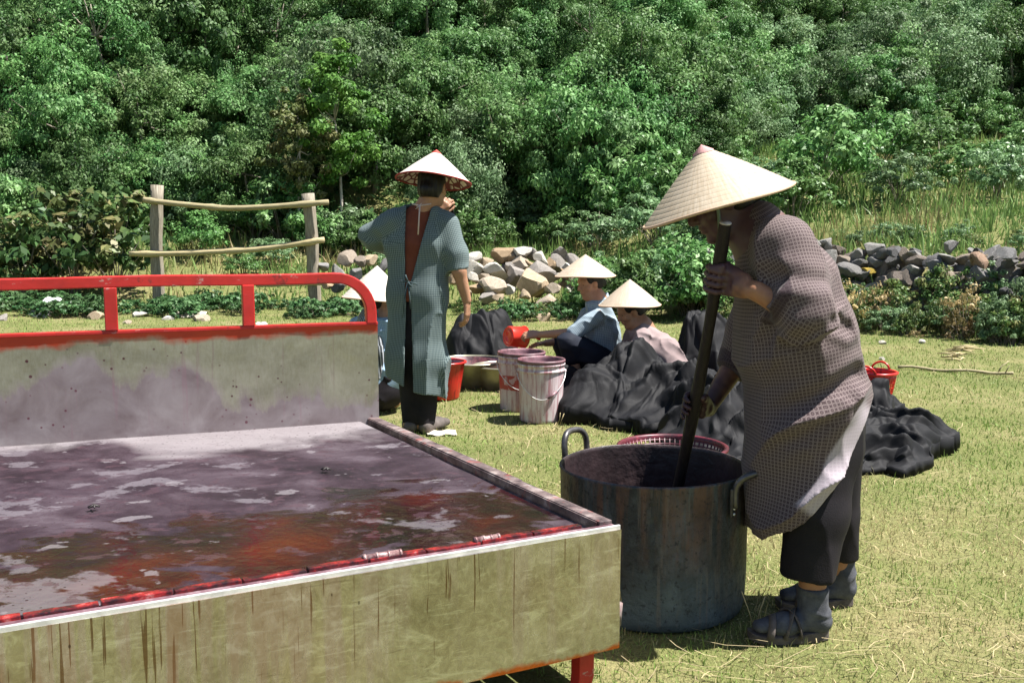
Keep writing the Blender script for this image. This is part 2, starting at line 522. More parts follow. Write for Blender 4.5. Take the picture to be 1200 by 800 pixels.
def build_forest():
    r = np.random.default_rng(11)
    kinds = []
    specs = [(1.55, 1.65, DARKG, 0.115), (1.9, 1.75, MIDG, 0.125), (1.35, 1.9, DARKG, 0.105), (2.1, 1.6, PALEG, 0.12), (1.6, 2.2, MIDG, 0.115), (1.75, 1.5, DARKG, 0.13)]
    for k, (rx, rz, cols, lf) in enumerate(specs):
        (V, F, C), cc, _ = crown(100 + k, rx, rz, 120, int(13500 * (rx * rx + rx * rz) / 5), lf * 0.92, cols, -0.8, 0.55)
        me = mesh_data('crown', V, F, M_LEAF, False, col=C)
        tm = trunk_mesh(200 + k, cc, rz * 1.5, 0.075, 7)
        kinds.append((me, mesh_data('trunk', tm.V, tm.F, M_BARK)))
    spots = []
    sp = 1.22
    row = 0
    yy = 19.0
    while yy < 62:
        step = sp * (1 + 0.012 * (yy - 19))
        hw = yy * 0.62 + 2
        nx = int(2 * hw / step)
        for i in range(nx + 1):
            x = -hw + i * step + (row % 2) * step * 0.5 + r.normal(0, 0.45)
            y = yy + r.normal(0, 0.4)
            if y < ye(x) - 0.2: continue
            z = float(terrain(np.array([x]), np.array([y]))[0])
            top = (y * _ca - (z - CAM_H) * _sa)
            elev = (z + 0.4 - CAM_H) / y
            if elev > 0.242: continue                   # trees wholly above the frame
            spots.append((x, y, z))
        yy += step * 0.86; row += 1
    # clearings where single trees stand
    solo = [(P(395, 150, 19.6)[0], 19.6), (P(345, 150, 19.2)[0], 19.2)]
    spots = [s for s in spots if all((s[0] - a) ** 2 + (s[1] - b) ** 2 > 1.4 ** 2 for a, b in solo)]
    spots.sort(key=lambda s: s[1])
    names = ['dark green leafy tree massed in the forest on the hillside', 'mid green tree massed in the forest on the hillside',
             'narrow dark green tree massed in the forest on the hillside', 'pale grey green tree massed in the forest on the hillside',
             'tall mid green tree massed in the forest on the hillside', 'broad dark green tree massed in the forest on the hillside']
    wts = [0.22, 0.22, 0.16, 0.1, 0.16, 0.14]
    for x, y, z in spots[:298]:
        k = int(r.choice(6, p=wts))
        d_ = y - float(ye(np.array(x))); hgt = 'at the foot of' if d_ < 3 else ('half way up' if d_ < 9 else 'high up')
        uu = 600 + FPX * x / y
        s = float(r.uniform(0.36, 0.76)) * (1 + 0.008 * (y - 20))
        o = thing('tree', names[k].replace('massed in the forest on the hillside', hgt + ' the slope ' + zone(uu)), 'tree', (x, y, z - 0.1), 'trees of the hillside forest')
        o.rotation_euler = (r.normal(0, 0.06), r.normal(0, 0.06), r.uniform(0, 6.28)); o.scale = (s, s, s * float(r.uniform(0.9, 1.45)))
        link('crown', kinds[k][0], o); link('trunk', kinds[k][1], o)
    # whatever lies past that many trees: one mass of the same crowns
    rest = spots[298:]
    if rest:
        VV, FF, CC = [], [], []; b = 0
        (V, F, C), _, _ = crown(321, 1.9, 1.8, 60, 1500, 0.26, DARKG, -0.4, 0.4)
        for x, y, z in rest:
            s = r.uniform(0.9, 1.3); a = r.uniform(0, 6.28)
            R = np.array([[math.cos(a), -math.sin(a), 0], [math.sin(a), math.cos(a), 0], [0, 0, 1]])
            VV.append((V * s) @ R.T + np.array([x, y, z])); FF.append(F + b); CC.append(C * r.uniform(0.8, 1.2)); b += len(V)
        tag(obj('forest', np.concatenate(VV), np.concatenate(FF), M_LEAF, None, False, col=np.concatenate(CC)), 'far upper part of the forest on the hillside', kind='stuff')
    # undergrowth between the trees
    n = 42000
    y = r.uniform(19, 60, n); x = r.uniform(-0.68, 0.68, n) * y
    k = y > ye(x) - 0.3; x, y = x[k], y[k]; n = len(x)
    p = np.stack([x, y, terrain(x, y) + r.random(n) ** 2 * 0.9], 1)
    nr = rand_unit(r, n); nr[:, 2] = np.abs(nr[:, 2]) + 0.4; nr /= np.linalg.norm(nr, axis=1)[:, None]
    C = np.array([0.060, 0.130, 0.042]) * r.uniform(0.6, 1.5, (n, 1))
    V, F, C = leaf_mesh(p, nr, rand_unit(r, n), r.uniform(0.1, 0.26, n), C)
    tag(obj('undergrowth', V, F, M_LEAF, None, False, col=C), 'low leafy undergrowth under the forest trees', kind='stuff')
    return spots
build_forest()

def solo_tree(u, vt, vb, y, cols, label, seed, rx, bark, leaf=0.085, nleaf=11000):
    x = P(u, 100, y)[0]; z = float(terrain(np.array([x]), np.array([y]))[0])
    H = P(u, vt, y)[2] - z
    rz = H * 0.36
    (V, F, C), cc, _ = crown(seed, rx, rz, 60, nleaf, leaf, cols, -0.9, 0.45, z0=H - rz)
    o = thing('tree', label, 'tree', (x, y, z))
    link('crown', mesh_data('crown', V, F, M_LEAF, False, col=C), o)
    tm = trunk_mesh(seed + 1, cc, H * 0.85, 0.03, 8, 0.06)
    link('trunk', mesh_data('trunk', tm.V, tm.F, bark), o)
solo_tree(396, 62, 220, 19.6, BRIGHT, 'bright green tree with a thin pale trunk at the forest edge', 410, 0.85, M_PALEBARK)
solo_tree(346, 112, 220, 19.2, YELL, 'slender yellowish green tree with a bare pale trunk beside the bright green tree', 420, 0.62, M_PALEBARK, 0.085, 5500)
# ------------------------------------------------------------------ the low metal work platform
def bed_center():
    return np.array([*BEDC, 0.0])
def m_plate():
    t = MT('stained_top_plate')
    o = t.co()
    big = t.noise(1.7, 4, 0.55, o, 0.4)
    c = t.ramp(t.noise(4.0, 7, 0.64, t.map(o, (1, 1.25, 1)), 0.35), [(0.32, (0.008, 0.0035, 0.006)), (0.45, (0.024, 0.013, 0.019)), (0.58, (0.050, 0.034, 0.043)), (0.78, (0.105, 0.086, 0.099))])
    # stains: wet dark dye gathers towards the front lip, clean dry metal near the backboard
    fr = t.math('ADD', t.attr('t'), t.math('MULTIPLY', t.math('SUBTRACT', big, 0.5), 1.1))
    n2 = t.noise(4.6, 6, 0.62, t.map(o, (1, 1.5, 1), loc=(3, 1, 0)), 0.7)
    # the deepest pools lie in the middle of the front half and near the right corner
    pool = None
    for (pu, pv, rad) in ((520, 600, 0.40), (300, 632, 0.34), (130, 655, 0.36), (20, 690, 0.30)):
        pc = G(pu, pv, 0.455) - bed_center()
        vm = t.n('VectorMath', operation='DISTANCE'); t.set(vm.inputs[0], t.map(o, (1, 1, 0))); vm.inputs[1].default_value = (pc[0], pc[1], 0)
        e = t.math('SUBTRACT', 1.0, t.math('MULTIPLY', vm.outputs['Value'], 1 / rad))
        pool = e if pool is None else t.math('MAXIMUM', pool, e)
    pn = t.math('ADD', t.math('MAXIMUM', pool, -0.6), t.math('MULTIPLY', t.math('SUBTRACT', n2, 0.5), 2.6))
    wet = t.math('MULTIPLY', t.ramp(pn, [(0.10, 0.0), (0.30, 1.0)]), t.ramp(fr, [(0.5, 1.0), (0.8, 0.0)]), True)
    dk = t.ramp(t.noise(3.3, 5, 0.6, t.map(o, loc=(7, 0, 0))), [(0.40, (0.006, 0.0025, 0.0035)), (0.54, (0.020, 0.004, 0.005)), (0.62, (0.034, 0.004, 0.0035)), (0.74, (0.052, 0.008, 0.004))])
    c = t.mix(t.math('MULTIPLY', wet, 0.94), c, dk)
    n3 = t.noise(3.4, 6, 0.6, t.map(o, (1, 1.25, 1), (11, 5, 0)), 0.2)
    c = t.mix(t.ramp(n3, [(0.58, 0.0), (0.61, 0.5)]), c, (0.16, 0.142, 0.158))
    n6 = t.noise(6.5, 5, 0.55, t.map(o, (1, 1.3, 1), (2, 8, 0)), 0.2)
    c = t.mix(t.ramp(n6, [(0.655, 0.0), (0.675, 0.6)]), c, (0.17, 0.152, 0.162))
    n7 = t.noise(13, 5, 0.6, t.map(o, (1, 1.3, 1), (5, 3, 0)), 0.3)
    c = t.mix(t.ramp(n7, [(0.58, 0.0), (0.62, 0.7)]), c, (0.05, 0.026, 0.034))
    back = t.ramp(fr, [(0.86, 0.0), (1.08, 1.0)])
    c = t.mix(t.math('MULTIPLY', back, 0.7), c, (0.25, 0.225, 0.232))
    v = t.voro(52, o); c = t.mix(t.ramp(v, [(0.12, 0.9), (0.17, 0.0)]), c, (0.018, 0.008, 0.012))
    st = t.noise(9, 4, 0.7, t.map(o, (1.0, 18, 1), rot=(0, 0, 0.45)))
    c = t.mix(t.ramp(st, [(0.62, 0.0), (0.66, 0.75)]), c, (0.035, 0.016, 0.022))
    sp = t.voro(21, t.map(o, loc=(0.3, 0.2, 0))); c = t.mix(t.ramp(sp, [(0.06, 0.9), (0.085, 0.0)]), c, (0.02, 0.01, 0.014))
    rough = t.mix(wet, t.ramp(t.noise(9, 4), [(0.3, 0.40), (0.7, 0.66)]), 0.14)
    bm = t.bump(t.mix(wet, t.noise(34, 6, 0.72), t.noise(20, 3)), 0.34, 0.008)
    return t.out(c, rough, 0.0, bm, 0.32)
def m_galv(name, dirty):
    """dull galvanised sheet; dirty: 'back' purple wash rising from below, 'front' brown drips from the top"""
    t = MT(name)
    o = t.co()
    c = t.ramp(t.noise(5, 5, 0.65, t.map(o, (1, 1, 1.5)), 0.4), [(0.3, (0.26, 0.245, 0.165)), (0.7, (0.46, 0.44, 0.32))])
    fine = t.noise(120, 3, 0.7, t.map(o, (1, 1, 0.3)))
    c = t.mix(0.12, c, t.ramp(fine, [(0.35, 0.2), (0.65, 0.65)]))
    s = t.sep(o)
    metal = 0.85
    rough = t.ramp(t.noise(7, 5, 0.7, o, 0.8), [(0.3, 0.30), (0.7, 0.52)])
    if dirty == 'back':
        u = t.attr('t')                       # 0 bottom .. 1 top
        ed = t.math('ADD', u, t.math('MULTIPLY', t.math('SUBTRACT', t.noise(2.4, 7, 0.58, t.map(o, (1, 1, 0.35), (2.3, 0, 0)), 0.15), 0.5), 1.9))
        f = t.ramp(ed, [(0.42, 1.0), (0.45, 0.62), (0.56, 0.0)])
        dye = t.ramp(t.noise(6, 5, 0.6, o, 0.5), [(0.3, (0.11, 0.070, 0.086)), (0.5, (0.19, 0.148, 0.166)), (0.75, (0.30, 0.262, 0.275))])
        c = t.mix(t.math('MULTIPLY', f, 0.85), c, dye)
        run = t.noise(9, 3, 0.6, t.map(o, (4, 4, 0.25)))
        c = t.mix(t.ramp(run, [(0.60, 0.0), (0.72, 0.45)]), c, (0.24, 0.12, 0.15))
        d = t.voro(30, o)
        dm = t.ramp(t.noise(2.2, 3, 0.6, t.map(o, loc=(6, 0, 0))), [(0.46, 0.0), (0.58, 1.0)])
        c = t.mix(t.math('MULTIPLY', dm, t.ramp(d, [(0.10, 0.9), (0.15, 0.0)])), c, (0.10, 0.025, 0.04))
        d2 = t.voro(14, t.map(o, loc=(0.4, 0.1, 0.7)))
        c = t.mix(t.math('MULTIPLY', dm, t.ramp(d2, [(0.06, 0.9), (0.09, 0.0)])), c, (0.10, 0.025, 0.04))
        top = t.math('ADD', u, t.math('MULTIPLY', t.math('SUBTRACT', t.noise(7, 4, 0.6), 0.5), 0.22))
        c = t.mix(t.ramp(top, [(0.90, 0.0), (0.955, 1.0)]), c, (0.50, 0.07, 0.035))
        metal = t.mix(f, 0.8, 0.05)
    else:
        blo = t.noise(4.2, 7, 0.68, t.map(o, (1.2, 1.2, 1.0)), 1.2)
        c = t.ramp(blo, [(0.30, (0.30, 0.25, 0.19)), (0.45, (0.42, 0.365, 0.295)), (0.58, (0.52, 0.465, 0.39)), (0.75, (0.74, 0.69, 0.62))])
        fin = t.noise(38, 6, 0.78, t.map(o, (1.4, 1.4, 1.0)), 0.9)
        c = t.mix(0.30, c, t.ramp(fin, [(0.33, (0.18, 0.145, 0.10)), (0.5, (0.46, 0.40, 0.32)), (0.66, (0.84, 0.79, 0.72))]))
        smr = t.noise(7, 6, 0.7, t.map(o, (0.7, 0.7, 2.2), (3, 3, 1), (0.0, 0.5, 0.0)), 2.2)
        c = t.mix(t.ramp(smr, [(0.54, 0.0), (0.66, 0.55)]), c, (0.80, 0.765, 0.70))
        scr = t.noise(20, 3, 0.6, t.map(o, (0.5, 0.5, 9), rot=(0, 0.75, 0.3)), 0.6)
        c = t.mix(t.ramp(scr, [(0.64, 0.0), (0.68, 0.5)]), c, (0.78, 0.74, 0.66))
        scr2 = t.noise(17, 3, 0.6, t.map(o, (0.5, 0.5, 8), (5, 1, 2), (0, -0.6, 0.2)), 0.9)
        c = t.mix(t.ramp(scr2, [(0.66, 0.0), (0.70, 0.45)]), c, (0.16, 0.13, 0.09))
        # arcs left by wiping, strongest at the right
        sw = t.n('TexWave', wave_type='RINGS', rings_direction='Y')
        sw.inputs['Scale'].default_value = 13; sw.inputs['Distortion'].default_value = 7.0; sw.inputs['Detail'].default_value = 3; sw.inputs['Detail Scale'].default_value = 1.2
        t.set(sw.inputs['Vector'], t.map(o, (1, 1, 1.2), (-0.72, 0, 0.05)))
        msk = t.math('MULTIPLY', t.ramp(t.noise(7, 4, 0.6, t.map(o, loc=(1, 4, 2))), [(0.47, 0.0), (0.62, 0.32)]), t.ramp(t.sep(o)[0], [(0.30, 0.0), (0.75, 1.0)]))
        c = t.mix(t.math('MULTIPLY', msk, t.ramp(sw.outputs['Fac'], [(0.62, 0.0), (0.85, 1.0)])), c, (0.56, 0.54, 0.44))
        u = t.attr('t')
        run = t.noise(7, 3, 0.6, t.map(o, (2.6, 2.6, 0.13)), 0.2)
        lim = t.math('ADD', u, t.math('MULTIPLY', t.math('SUBTRACT', t.noise(9, 3, 0.6, t.map(o, (3, 3, 0.05))), 0.5), 3.2))
        f = t.math('MULTIPLY', t.ramp(run, [(0.42, 0.0), (0.58, 0.82)]), t.ramp(lim, [(0.05, 0.0), (0.55, 1.0)]))
        f = t.math('MULTIPLY', f, t.ramp(t.sep(o)[0], [(0.25, 1.0), (0.85, 0.25)]))
        c = t.mix(f, c, (0.19, 0.098, 0.032))
        thin = t.noise(36, 2, 0.5, t.map(o, (3.4, 3.4, 0.05)), 0.12)
        f2 = t.math('MULTIPLY', t.ramp(thin, [(0.635, 0.0), (0.66, 0.8)]), t.ramp(lim, [(0.42, 0.0), (0.56, 1.0)]))
        c = t.mix(f2, c, (0.15, 0.068, 0.028))
        d = t.voro(22, t.map(o, (1, 1, 0.6)))
        c = t.mix(t.math('MULTIPLY', t.ramp(d, [(0.05, 0.9), (0.075, 0.0)]), t.ramp(t.noise(3), [(0.45, 0.0), (0.55, 1.0)])), c, (0.06, 0.035, 0.02))
        top = t.math('ADD', u, t.math('MULTIPLY', t.math('SUBTRACT', t.noise(9, 4, 0.6), 0.5), 0.25))
        c = t.mix(t.ramp(top, [(0.02, 1.0), (0.065, 0.0)]), c, (0.52, 0.13, 0.035))
        rough = t.mix(f, t.ramp(blo, [(0.34, 0.07), (0.68, 0.30)]), 0.40)
        metal = t.mix(f, 0.9, 0.3)
    return t.out(c, rough, metal, t.bump(t.noise(9, 3, 0.6, o, 0.3), 0.035, 0.01))
def m_redpaint(name, base=(0.50, 0.022, 0.018), wear=0.62):
    t = MT(name)
    n = t.noise(7, 5, 0.65)
    c = t.ramp(n, [(0.3, tuple(x * 0.62 for x in base)), (0.6, base)])
    w_ = t.noise(24, 6, 0.75, t.map(t.co(), (0.5, 0.5, 1)))
    c = t.mix(t.ramp(w_, [(wear, 0.0), (wear + 0.03, 0.8)]), c, (0.42, 0.25, 0.2))
    c = t.mix(t.ramp(t.noise(13, 5, 0.7), [(0.60, 0.0), (0.66, 0.75)]), c, (0.13, 0.02, 0.015))
    return t.out(c, t.ramp(w_, [(0.4, 0.32), (0.7, 0.6)]), normal=t.bump(w_, 0.2, 0.004))
M_RED = m_redpaint('chipped_red_paint')
def m_lip():
    t = MT('dye_soaked_red_lip')
    n = t.noise(16, 6, 0.7, t.map(t.co(), (1, 1, 1.5)))
    c = t.ramp(n, [(0.42, (0.018, 0.005, 0.007)), (0.51, (0.085, 0.008, 0.010)), (0.60, (0.26, 0.014, 0.014)), (0.70, (0.36, 0.16, 0.15))])
    return t.out(c, 0.3, normal=t.bump(n, 0.3, 0.004))
M_LIP = m_lip()
def m_ledge():
    t = MT('stained_steel_ledge')
    c = t.ramp(t.noise(12, 5, 0.7, t.map(t.co(), (1, 1, 4))), [(0.35, (0.06, 0.02, 0.03)), (0.55, (0.22, 0.13, 0.15)), (0.72, (0.40, 0.33, 0.34))])
    return t.out(c, 0.4, 0.25)
M_LEDGE = m_ledge()
def m_edge():
    t = MT('bright_folded_steel')
    return t.out(t.ramp(t.noise(30, 3), [(0.3, (0.50, 0.49, 0.48)), (0.7, (0.74, 0.73, 0.72))]), 0.35, 0.35)
M_EDGE = m_edge()
def m_plank():
    t = MT('dye_stained_plank')
    n = t.noise(5, 5, 0.7, t.map(t.co(), (3, 3, 3), rot=(0, 0, 0.4)))
    c = t.ramp(n, [(0.3, (0.025, 0.015, 0.017)), (0.5, (0.12, 0.085, 0.082)), (0.7, (0.32, 0.27, 0.25))])
    c = t.mix(t.ramp(t.noise(16, 4, 0.7), [(0.56, 0.0), (0.66, 0.7)]), c, (0.20, 0.035, 0.03))
    return t.out(c, 0.55, normal=t.bump(n, 0.5, 0.01))
M_PLANK = m_plank()
def m_hinge():
    t = MT('dyed_steel_hinge'); n = t.noise(40, 4, 0.7)
    return t.out(t.ramp(n, [(0.35, (0.10, 0.03, 0.035)), (0.55, (0.30, 0.20, 0.19)), (0.75, (0.45, 0.38, 0.36))]), 0.4, 0.2)
M_HINGE = m_hinge()
M_SCRAP = (lambda t: t.out((0.015, 0.010, 0.009), 0.6))(MT('dark_scrap'))

ZT = 0.455                                        # height of the platform top
A_ = G(727, 615, ZT); B_ = G(443, 490, ZT); D_ = G(0, 735, ZT); C_ = G(0, 520, ZT)
_e1 = (D_ - A_) / np.linalg.norm(D_ - A_); _e2 = (C_ - B_) / np.linalg.norm(C_ - B_)
BEDL = 2.05
def bed(s, t, z=ZT):
    """s metres to the left of the right side, t 0 front .. 1 back"""
    p = (A_ + _e1 * s) * (1 - t) + (B_ + _e2 * s) * t
    return np.array([p[0], p[1], z])
_ln = np.linalg.norm(B_ - A_)
def bbox(m, s0, s1, t0, t1, z0, z1):
    return m.hexa([bed(s0, t0, z0), bed(s0, t1, z0), bed(s1, t1, z0), bed(s1, t0, z0), bed(s0, t0, z1), bed(s0, t1, z1), bed(s1, t1, z1), bed(s1, t0, z1)])
BEDC = bed(BEDL / 2, 0.5, 0)[:2]
M_PLATE = m_plate()
def attr_t(o, vals):
    a = o.data.attributes.new('t', 'FLOAT', 'POINT'); a.data.foreach_set('value', np.asarray(vals, np.float32))
def build_bed():
    c = bed(BEDL / 2, 0.5, 0)
    root = thing('work_platform', 'low steel work platform stained with purple dye, with red rail and metal backboard', 'platform', (c[0], c[1], 0))
    T = lambda mm: mm / _ln                        # metres along t
    pl = 0.062                                     # width of the right edge strip
    # top plate: a slightly dented sheet
    ns, nt = 90, 70
    S, Tt = np.meshgrid(np.linspace(pl + 0.012, BEDL, ns), np.linspace(T(0.052), 1 - T(0.004), nt), indexing='ij')
    V = np.array([bed(s, t) for s, t in zip(S.ravel(), Tt.ravel())])
    V[:, 2] += -0.008 + 0.0035 * fbm(V * np.array([3, 3, 0]), 2, 40) - 0.004 * (1 - Tt.ravel())
    i, j = np.meshgrid(np.arange(ns - 1), np.arange(nt - 1), indexing='ij'); a = (i * nt + j).ravel()
    o = obj('top_plate', V, np.stack([a, a + 1, a + nt + 1, a + nt], 1)[:, ::-1], M_PLATE, root)
    attr_t(o, Tt.ravel())
    sm = o.modifiers.new('sheet', 'SOLIDIFY'); sm.thickness = 0.003; sm.offset = 0
    # front lip, ledge and folded edge
    m = MB()
    for k in range(14):
        s0 = pl + 0.03 + k * (BEDL - pl - 0.03) / 14; s1 = pl + 0.03 + (k + 0.97) * (BEDL - pl - 0.03) / 14
        bbox(m, s0, s1, T(0.032), T(0.0515), ZT - 0.03, ZT + 0.004 + 0.002 * math.sin(k * 2.1))
    m.build('front_lip', M_LIP, root, False, 0.002)
    m = MB(); bbox(m, 0.004, BEDL, T(0.006), T(0.032), ZT - 0.014, ZT - 0.004); m.build('front_ledge', M_LEDGE, root, False)
    m = MB(); bbox(m, 0.0, BEDL, T(-0.001), T(0.006), ZT - 0.012, ZT + 0.001); m.build('folded_edge', M_EDGE, root, False, 0.0015)
    # two rolled hinge pins on the lip
    for s_, L in ((1.02 * 0.56, 0.085), (0.32, 0.06)):
        m = MB(); m.tube([bed(s_, T(0.043), ZT + 0.004), bed(s_ + L, T(0.043), ZT + 0.004)], 0.0085, 12)
        for q in (0.0, 0.33, 0.66, 1.0):
            m.tube([bed(s_ + L * q - 0.003, T(0.043), ZT + 0.004), bed(s_ + L * q + 0.003, T(0.043), ZT + 0.004)], 0.0098, 12)
        m.build('hinge', M_HINGE, root)
    # right edge: inner groove and the stained strip beyond it
    m = MB(); bbox(m, pl - 0.018, pl + 0.012, T(0.05), 1.0, ZT - 0.03, ZT - 0.022); m.build('gutter', M_PLANK, root, False)
    m = MB()
    cuts = [0.018, 0.30, 0.64, 1.03]
    for k in range(3):
        bbox(m, 0.004 - 0.001 * k, pl - 0.02, cuts[k] + 0.001, cuts[k + 1] - 0.001, ZT - 0.028, ZT + 0.006 + 0.002 * (k % 2))
    m.build('edge_strip', M_PLANK, root, False, 0.002)
    m = MB(); bbox(m, pl - 0.021, pl - 0.017, T(0.04), 1.0, ZT - 0.03, ZT + 0.003); m.build('groove_wall', M_PLANK, root, False)
    # sheet panels
    zb = 0.135
    def panel(name, p0, p1, z0, z1, th, mat, out, n=40, warp=0.0, k=5):
        p0 = np.asarray(p0); p1 = np.asarray(p1); V = []; tv = []
        for side in (0, 1):
            for i in range(n + 1):
                for j in range(k + 1):
                    p = p0 + (p1 - p0) * i / n + out * (th * (1 - side))
                    z = z0 + (z1 - z0) * j / k
                    w_ = warp * float(vnoise(np.array([[i * 0.16, j * 0.5, 3.0]]), 61)[0])
                    V.append((p[0] + out[0] * w_, p[1] + out[1] * w_, z)); tv.append(j / k)
        F = []; q = k + 1; b = (n + 1) * q
        for i in range(n):
            for j in range(k):
                F.append([i * q + j, i * q + j + 1, (i + 1) * q + j + 1, (i + 1) * q + j])
                F.append([b + i * q + j, b + (i + 1) * q + j, b + (i + 1) * q + j + 1, b + i * q + j + 1])
            F.append([i * q, (i + 1) * q, b + (i + 1) * q, b + i * q]); F.append([i * q + k, b + i * q + k, b + (i + 1) * q + k, (i + 1) * q + k])
        for i in (0, n):
            for j in range(k):
                f = [i * q + j, b + i * q + j, b + i * q + j + 1, i * q + j + 1]; F.append(f if i else f[::-1])
        o = obj(name, V, F, mat, root); attr_t(o, tv)
        o.data.set_sharp_from_angle(angle=math.radians(40))
        return o
    nf = np.array([_e1[1], -_e1[0], 0]); nf = nf if nf[1] < 0 else -nf
    panel('front_panel', bed(0.0, 0) , bed(BEDL, 0), zb, ZT - 0.010, 0.004, m_galv('galvanised_front', 'front'), nf, 60, 0.004)
    er = (B_ - A_) / _ln; nr = np.array([er[1], -er[0], 0]); nr = nr if nr[0] > 0 else -nr
    panel('side_panel', bed(0.0, T(0.004)), bed(0.0, 1), zb, ZT - 0.026, 0.004, m_galv('galvanised_side', 'front'), nr, 30, 0.003)
    zt = P(443, 380, B_[1])[2]
    nb = np.array([_e2[1], -_e2[0], 0]); nb = nb if nb[1] < 0 else -nb
    b0 = bed(-0.002, 1.0) ; b1 = bed(BEDL, 1.0)
    panel('backboard', b0, b1, ZT - 0.05, zt, 0.02, m_galv('galvanised_back', 'back'), nb * 0.5, 60, 0.004)
    m = MB(); m.tube([bed(0.0, 1 - T(0.003), ZT - 0.004), bed(BEDL, 1 - T(0.003), ZT - 0.004)], 0.004, 6); m.build('seam', M_PLANK, root)
    # red square tube along the top of the backboard, its curved end and its posts
    m = MB()
    for p0, p1 in ((b0, b1),):
        mid = 0.006 * nb
        m.hexa([(*(p0 + nb * 0.016)[:2], zt), (*(p0 - nb * 0.022)[:2], zt), (*(p1 - nb * 0.022)[:2], zt), (*(p1 + nb * 0.016)[:2], zt),
                (*(p0 + nb * 0.016)[:2], zt + 0.012), (*(p0 - nb * 0.022)[:2], zt + 0.012), (*(p1 - nb * 0.022)[:2], zt + 0.012), (*(p1 + nb * 0.016)[:2], zt + 0.012)])
    m.build('top_angle', M_RED, root, False, 0.002)
    zr = P(300, 327, bed(0.4, 1)[1])[2]
    r_ = 0.135; pts = []
    s0 = 0.022
    pts.append(bed(s0, 1, zt + 0.005)); pts.append(bed(s0, 1, zr - r_))
    for k in range(1, 11):
        a = math.pi / 2 * k / 10
        pts.append(bed(s0 + r_ * (1 - math.cos(a)), 1, zr - r_ + r_ * math.sin(a)))
    for k in range(1, 15): pts.append(bed(s0 + r_ + (BEDL - r_) * k / 14, 1, zr - 0.002 * math.sin(k)))
    m = MB(); m.tube([p - nb * 0.002 for p in pts], 0.020, 4, flat=nb, shape=SQ); m.build('top_rail', M_RED, root, False, 0.004)
    for u in (291, 131):
        s_ = next(s for s in np.linspace(0, BEDL, 800) if (lambda p: 600 + FPX * p[0] / (p[1] * _ca - (zt + 0.08 - CAM_H) * _sa))(bed(s, 1)) < u)
        m = MB(); m.tube([bed(s_, 1, zt + 0.012), bed(s_, 1, zr - 0.019)], 0.0215, 4, flat=_e2, shape=SQ); m.build('rail_post', M_RED, root, False, 0.003)
    # frame under the sheets, red legs
    for (s_, t_) in ((0.075, T(0.05)), (0.075, 1 - T(0.06)), (BEDL - 0.05, T(0.06)), (BEDL - 0.05, 1 - T(0.06))):
        m = MB(); m.tube([bed(s_, t_, ZT - 0.04), bed(s_, t_, 0.06), bed(s_ + 0.012, t_, 0.0)], [0.022, 0.022, 0.018], 4, flat=_e1, shape=SQ); m.build('leg', M_RED, root, False, 0.003)
    m = MB(); bbox(m, 0.02, BEDL, T(0.02), T(0.05), zb + 0.004, zb + 0.03); bbox(m, 0.02, BEDL, 1 - T(0.05), 1 - T(0.02), zb + 0.004, zb + 0.03)
    bbox(m, 0.02, 0.05, T(0.052), 1 - T(0.052), zb + 0.004, zb + 0.03); m.build('under_frame', M_RED, root, False)
    p = bed(-0.012, 0.02, 0.21); m = MB(); m.tube([p + [0, 0, -0.03], p + [0.004, 0, 0.03]], 0.014, 8); m.box(p - [0.012, 0.01, 0.008], p + [0.008, 0.01, 0.008]); m.build('latch', M_PLANK, root)
    # bits left lying on the plate
    r = np.random.default_rng(4)
    bits = [(382, 551), (110, 595)]
    for k, (u, v) in enumerate(bits):
        p = G(u, v, ZT); m = MB()
        for q in range(3):
            d = np.array([math.cos(q * 1.1 + k), math.sin(q * 1.1 + k), 0]) * 0.016
            m.tube([p - d + [0, 0, 0.004], p + [0, 0, 0.008], p + d + [0, 0, 0.003]], [0.002, 0.005, 0.002], 6)
        o = m.build('debris', M_SCRAP); tag(o, ['small dark scrap near the right end of the stained plate', 'tiny dark crumb on the left of the stained plate'][k], 'scrap')
build_bed()

# ------------------------------------------------------------------ the big dye pot
def m_pot():
    t = MT('sooty_pot_steel')
    o = t.co()
    v = t.map(o, (6, 6, 0.5))
    n = t.noise(3, 5, 0.65, v)
    c = t.ramp(t.noise(4, 6, 0.7, t.map(o, (2, 2, 1))), [(0.3, (0.010, 0.012, 0.015)), (0.5, (0.027, 0.033, 0.040)), (0.7, (0.092, 0.112, 0.130))])
    z = t.sep(o)[2]
    low = t.math('ADD', z, t.math('MULTIPLY', t.math('SUBTRACT', t.noise(6, 4, 0.6), 0.5), 0.35))
    c = t.mix(t.ramp(low, [(0.02, 0.45), (0.22, 0.0)]), c, (0.13, 0.18, 0.215))
    hi = t.ramp(low, [(0.16, 0.0), (0.34, 1.0)])
    c = t.mix(t.math('MULTIPLY', hi, t.ramp(n, [(0.42, 0.0), (0.56, 0.8)])), c, t.ramp(t.noise(9, 3), [(0.3, (0.060, 0.026, 0.018)), (0.7, (0.145, 0.075, 0.053))]))
    n4 = t.noise(10, 3, 0.6, t.map(o, (5, 5, 0.35)))
    c = t.mix(t.ramp(n4, [(0.56, 0.0), (0.66, 0.5)]), c, (0.13, 0.11, 0.10))
    k = t.noise(55, 5, 0.75)
    c = t.mix(t.ramp(k, [(0.56, 0.0), (0.64, 0.8)]), c, (0.014, 0.014, 0.016))
    h = t.math('ADD', t.math('MULTIPLY', t.noise(70, 4, 0.7), 0.6), t.noise(18, 4, 0.6))
    return t.out(c, t.ramp(k, [(0.3, 0.42), (0.7, 0.75)]), 0.15, t.bump(h, 0.5, 0.012))
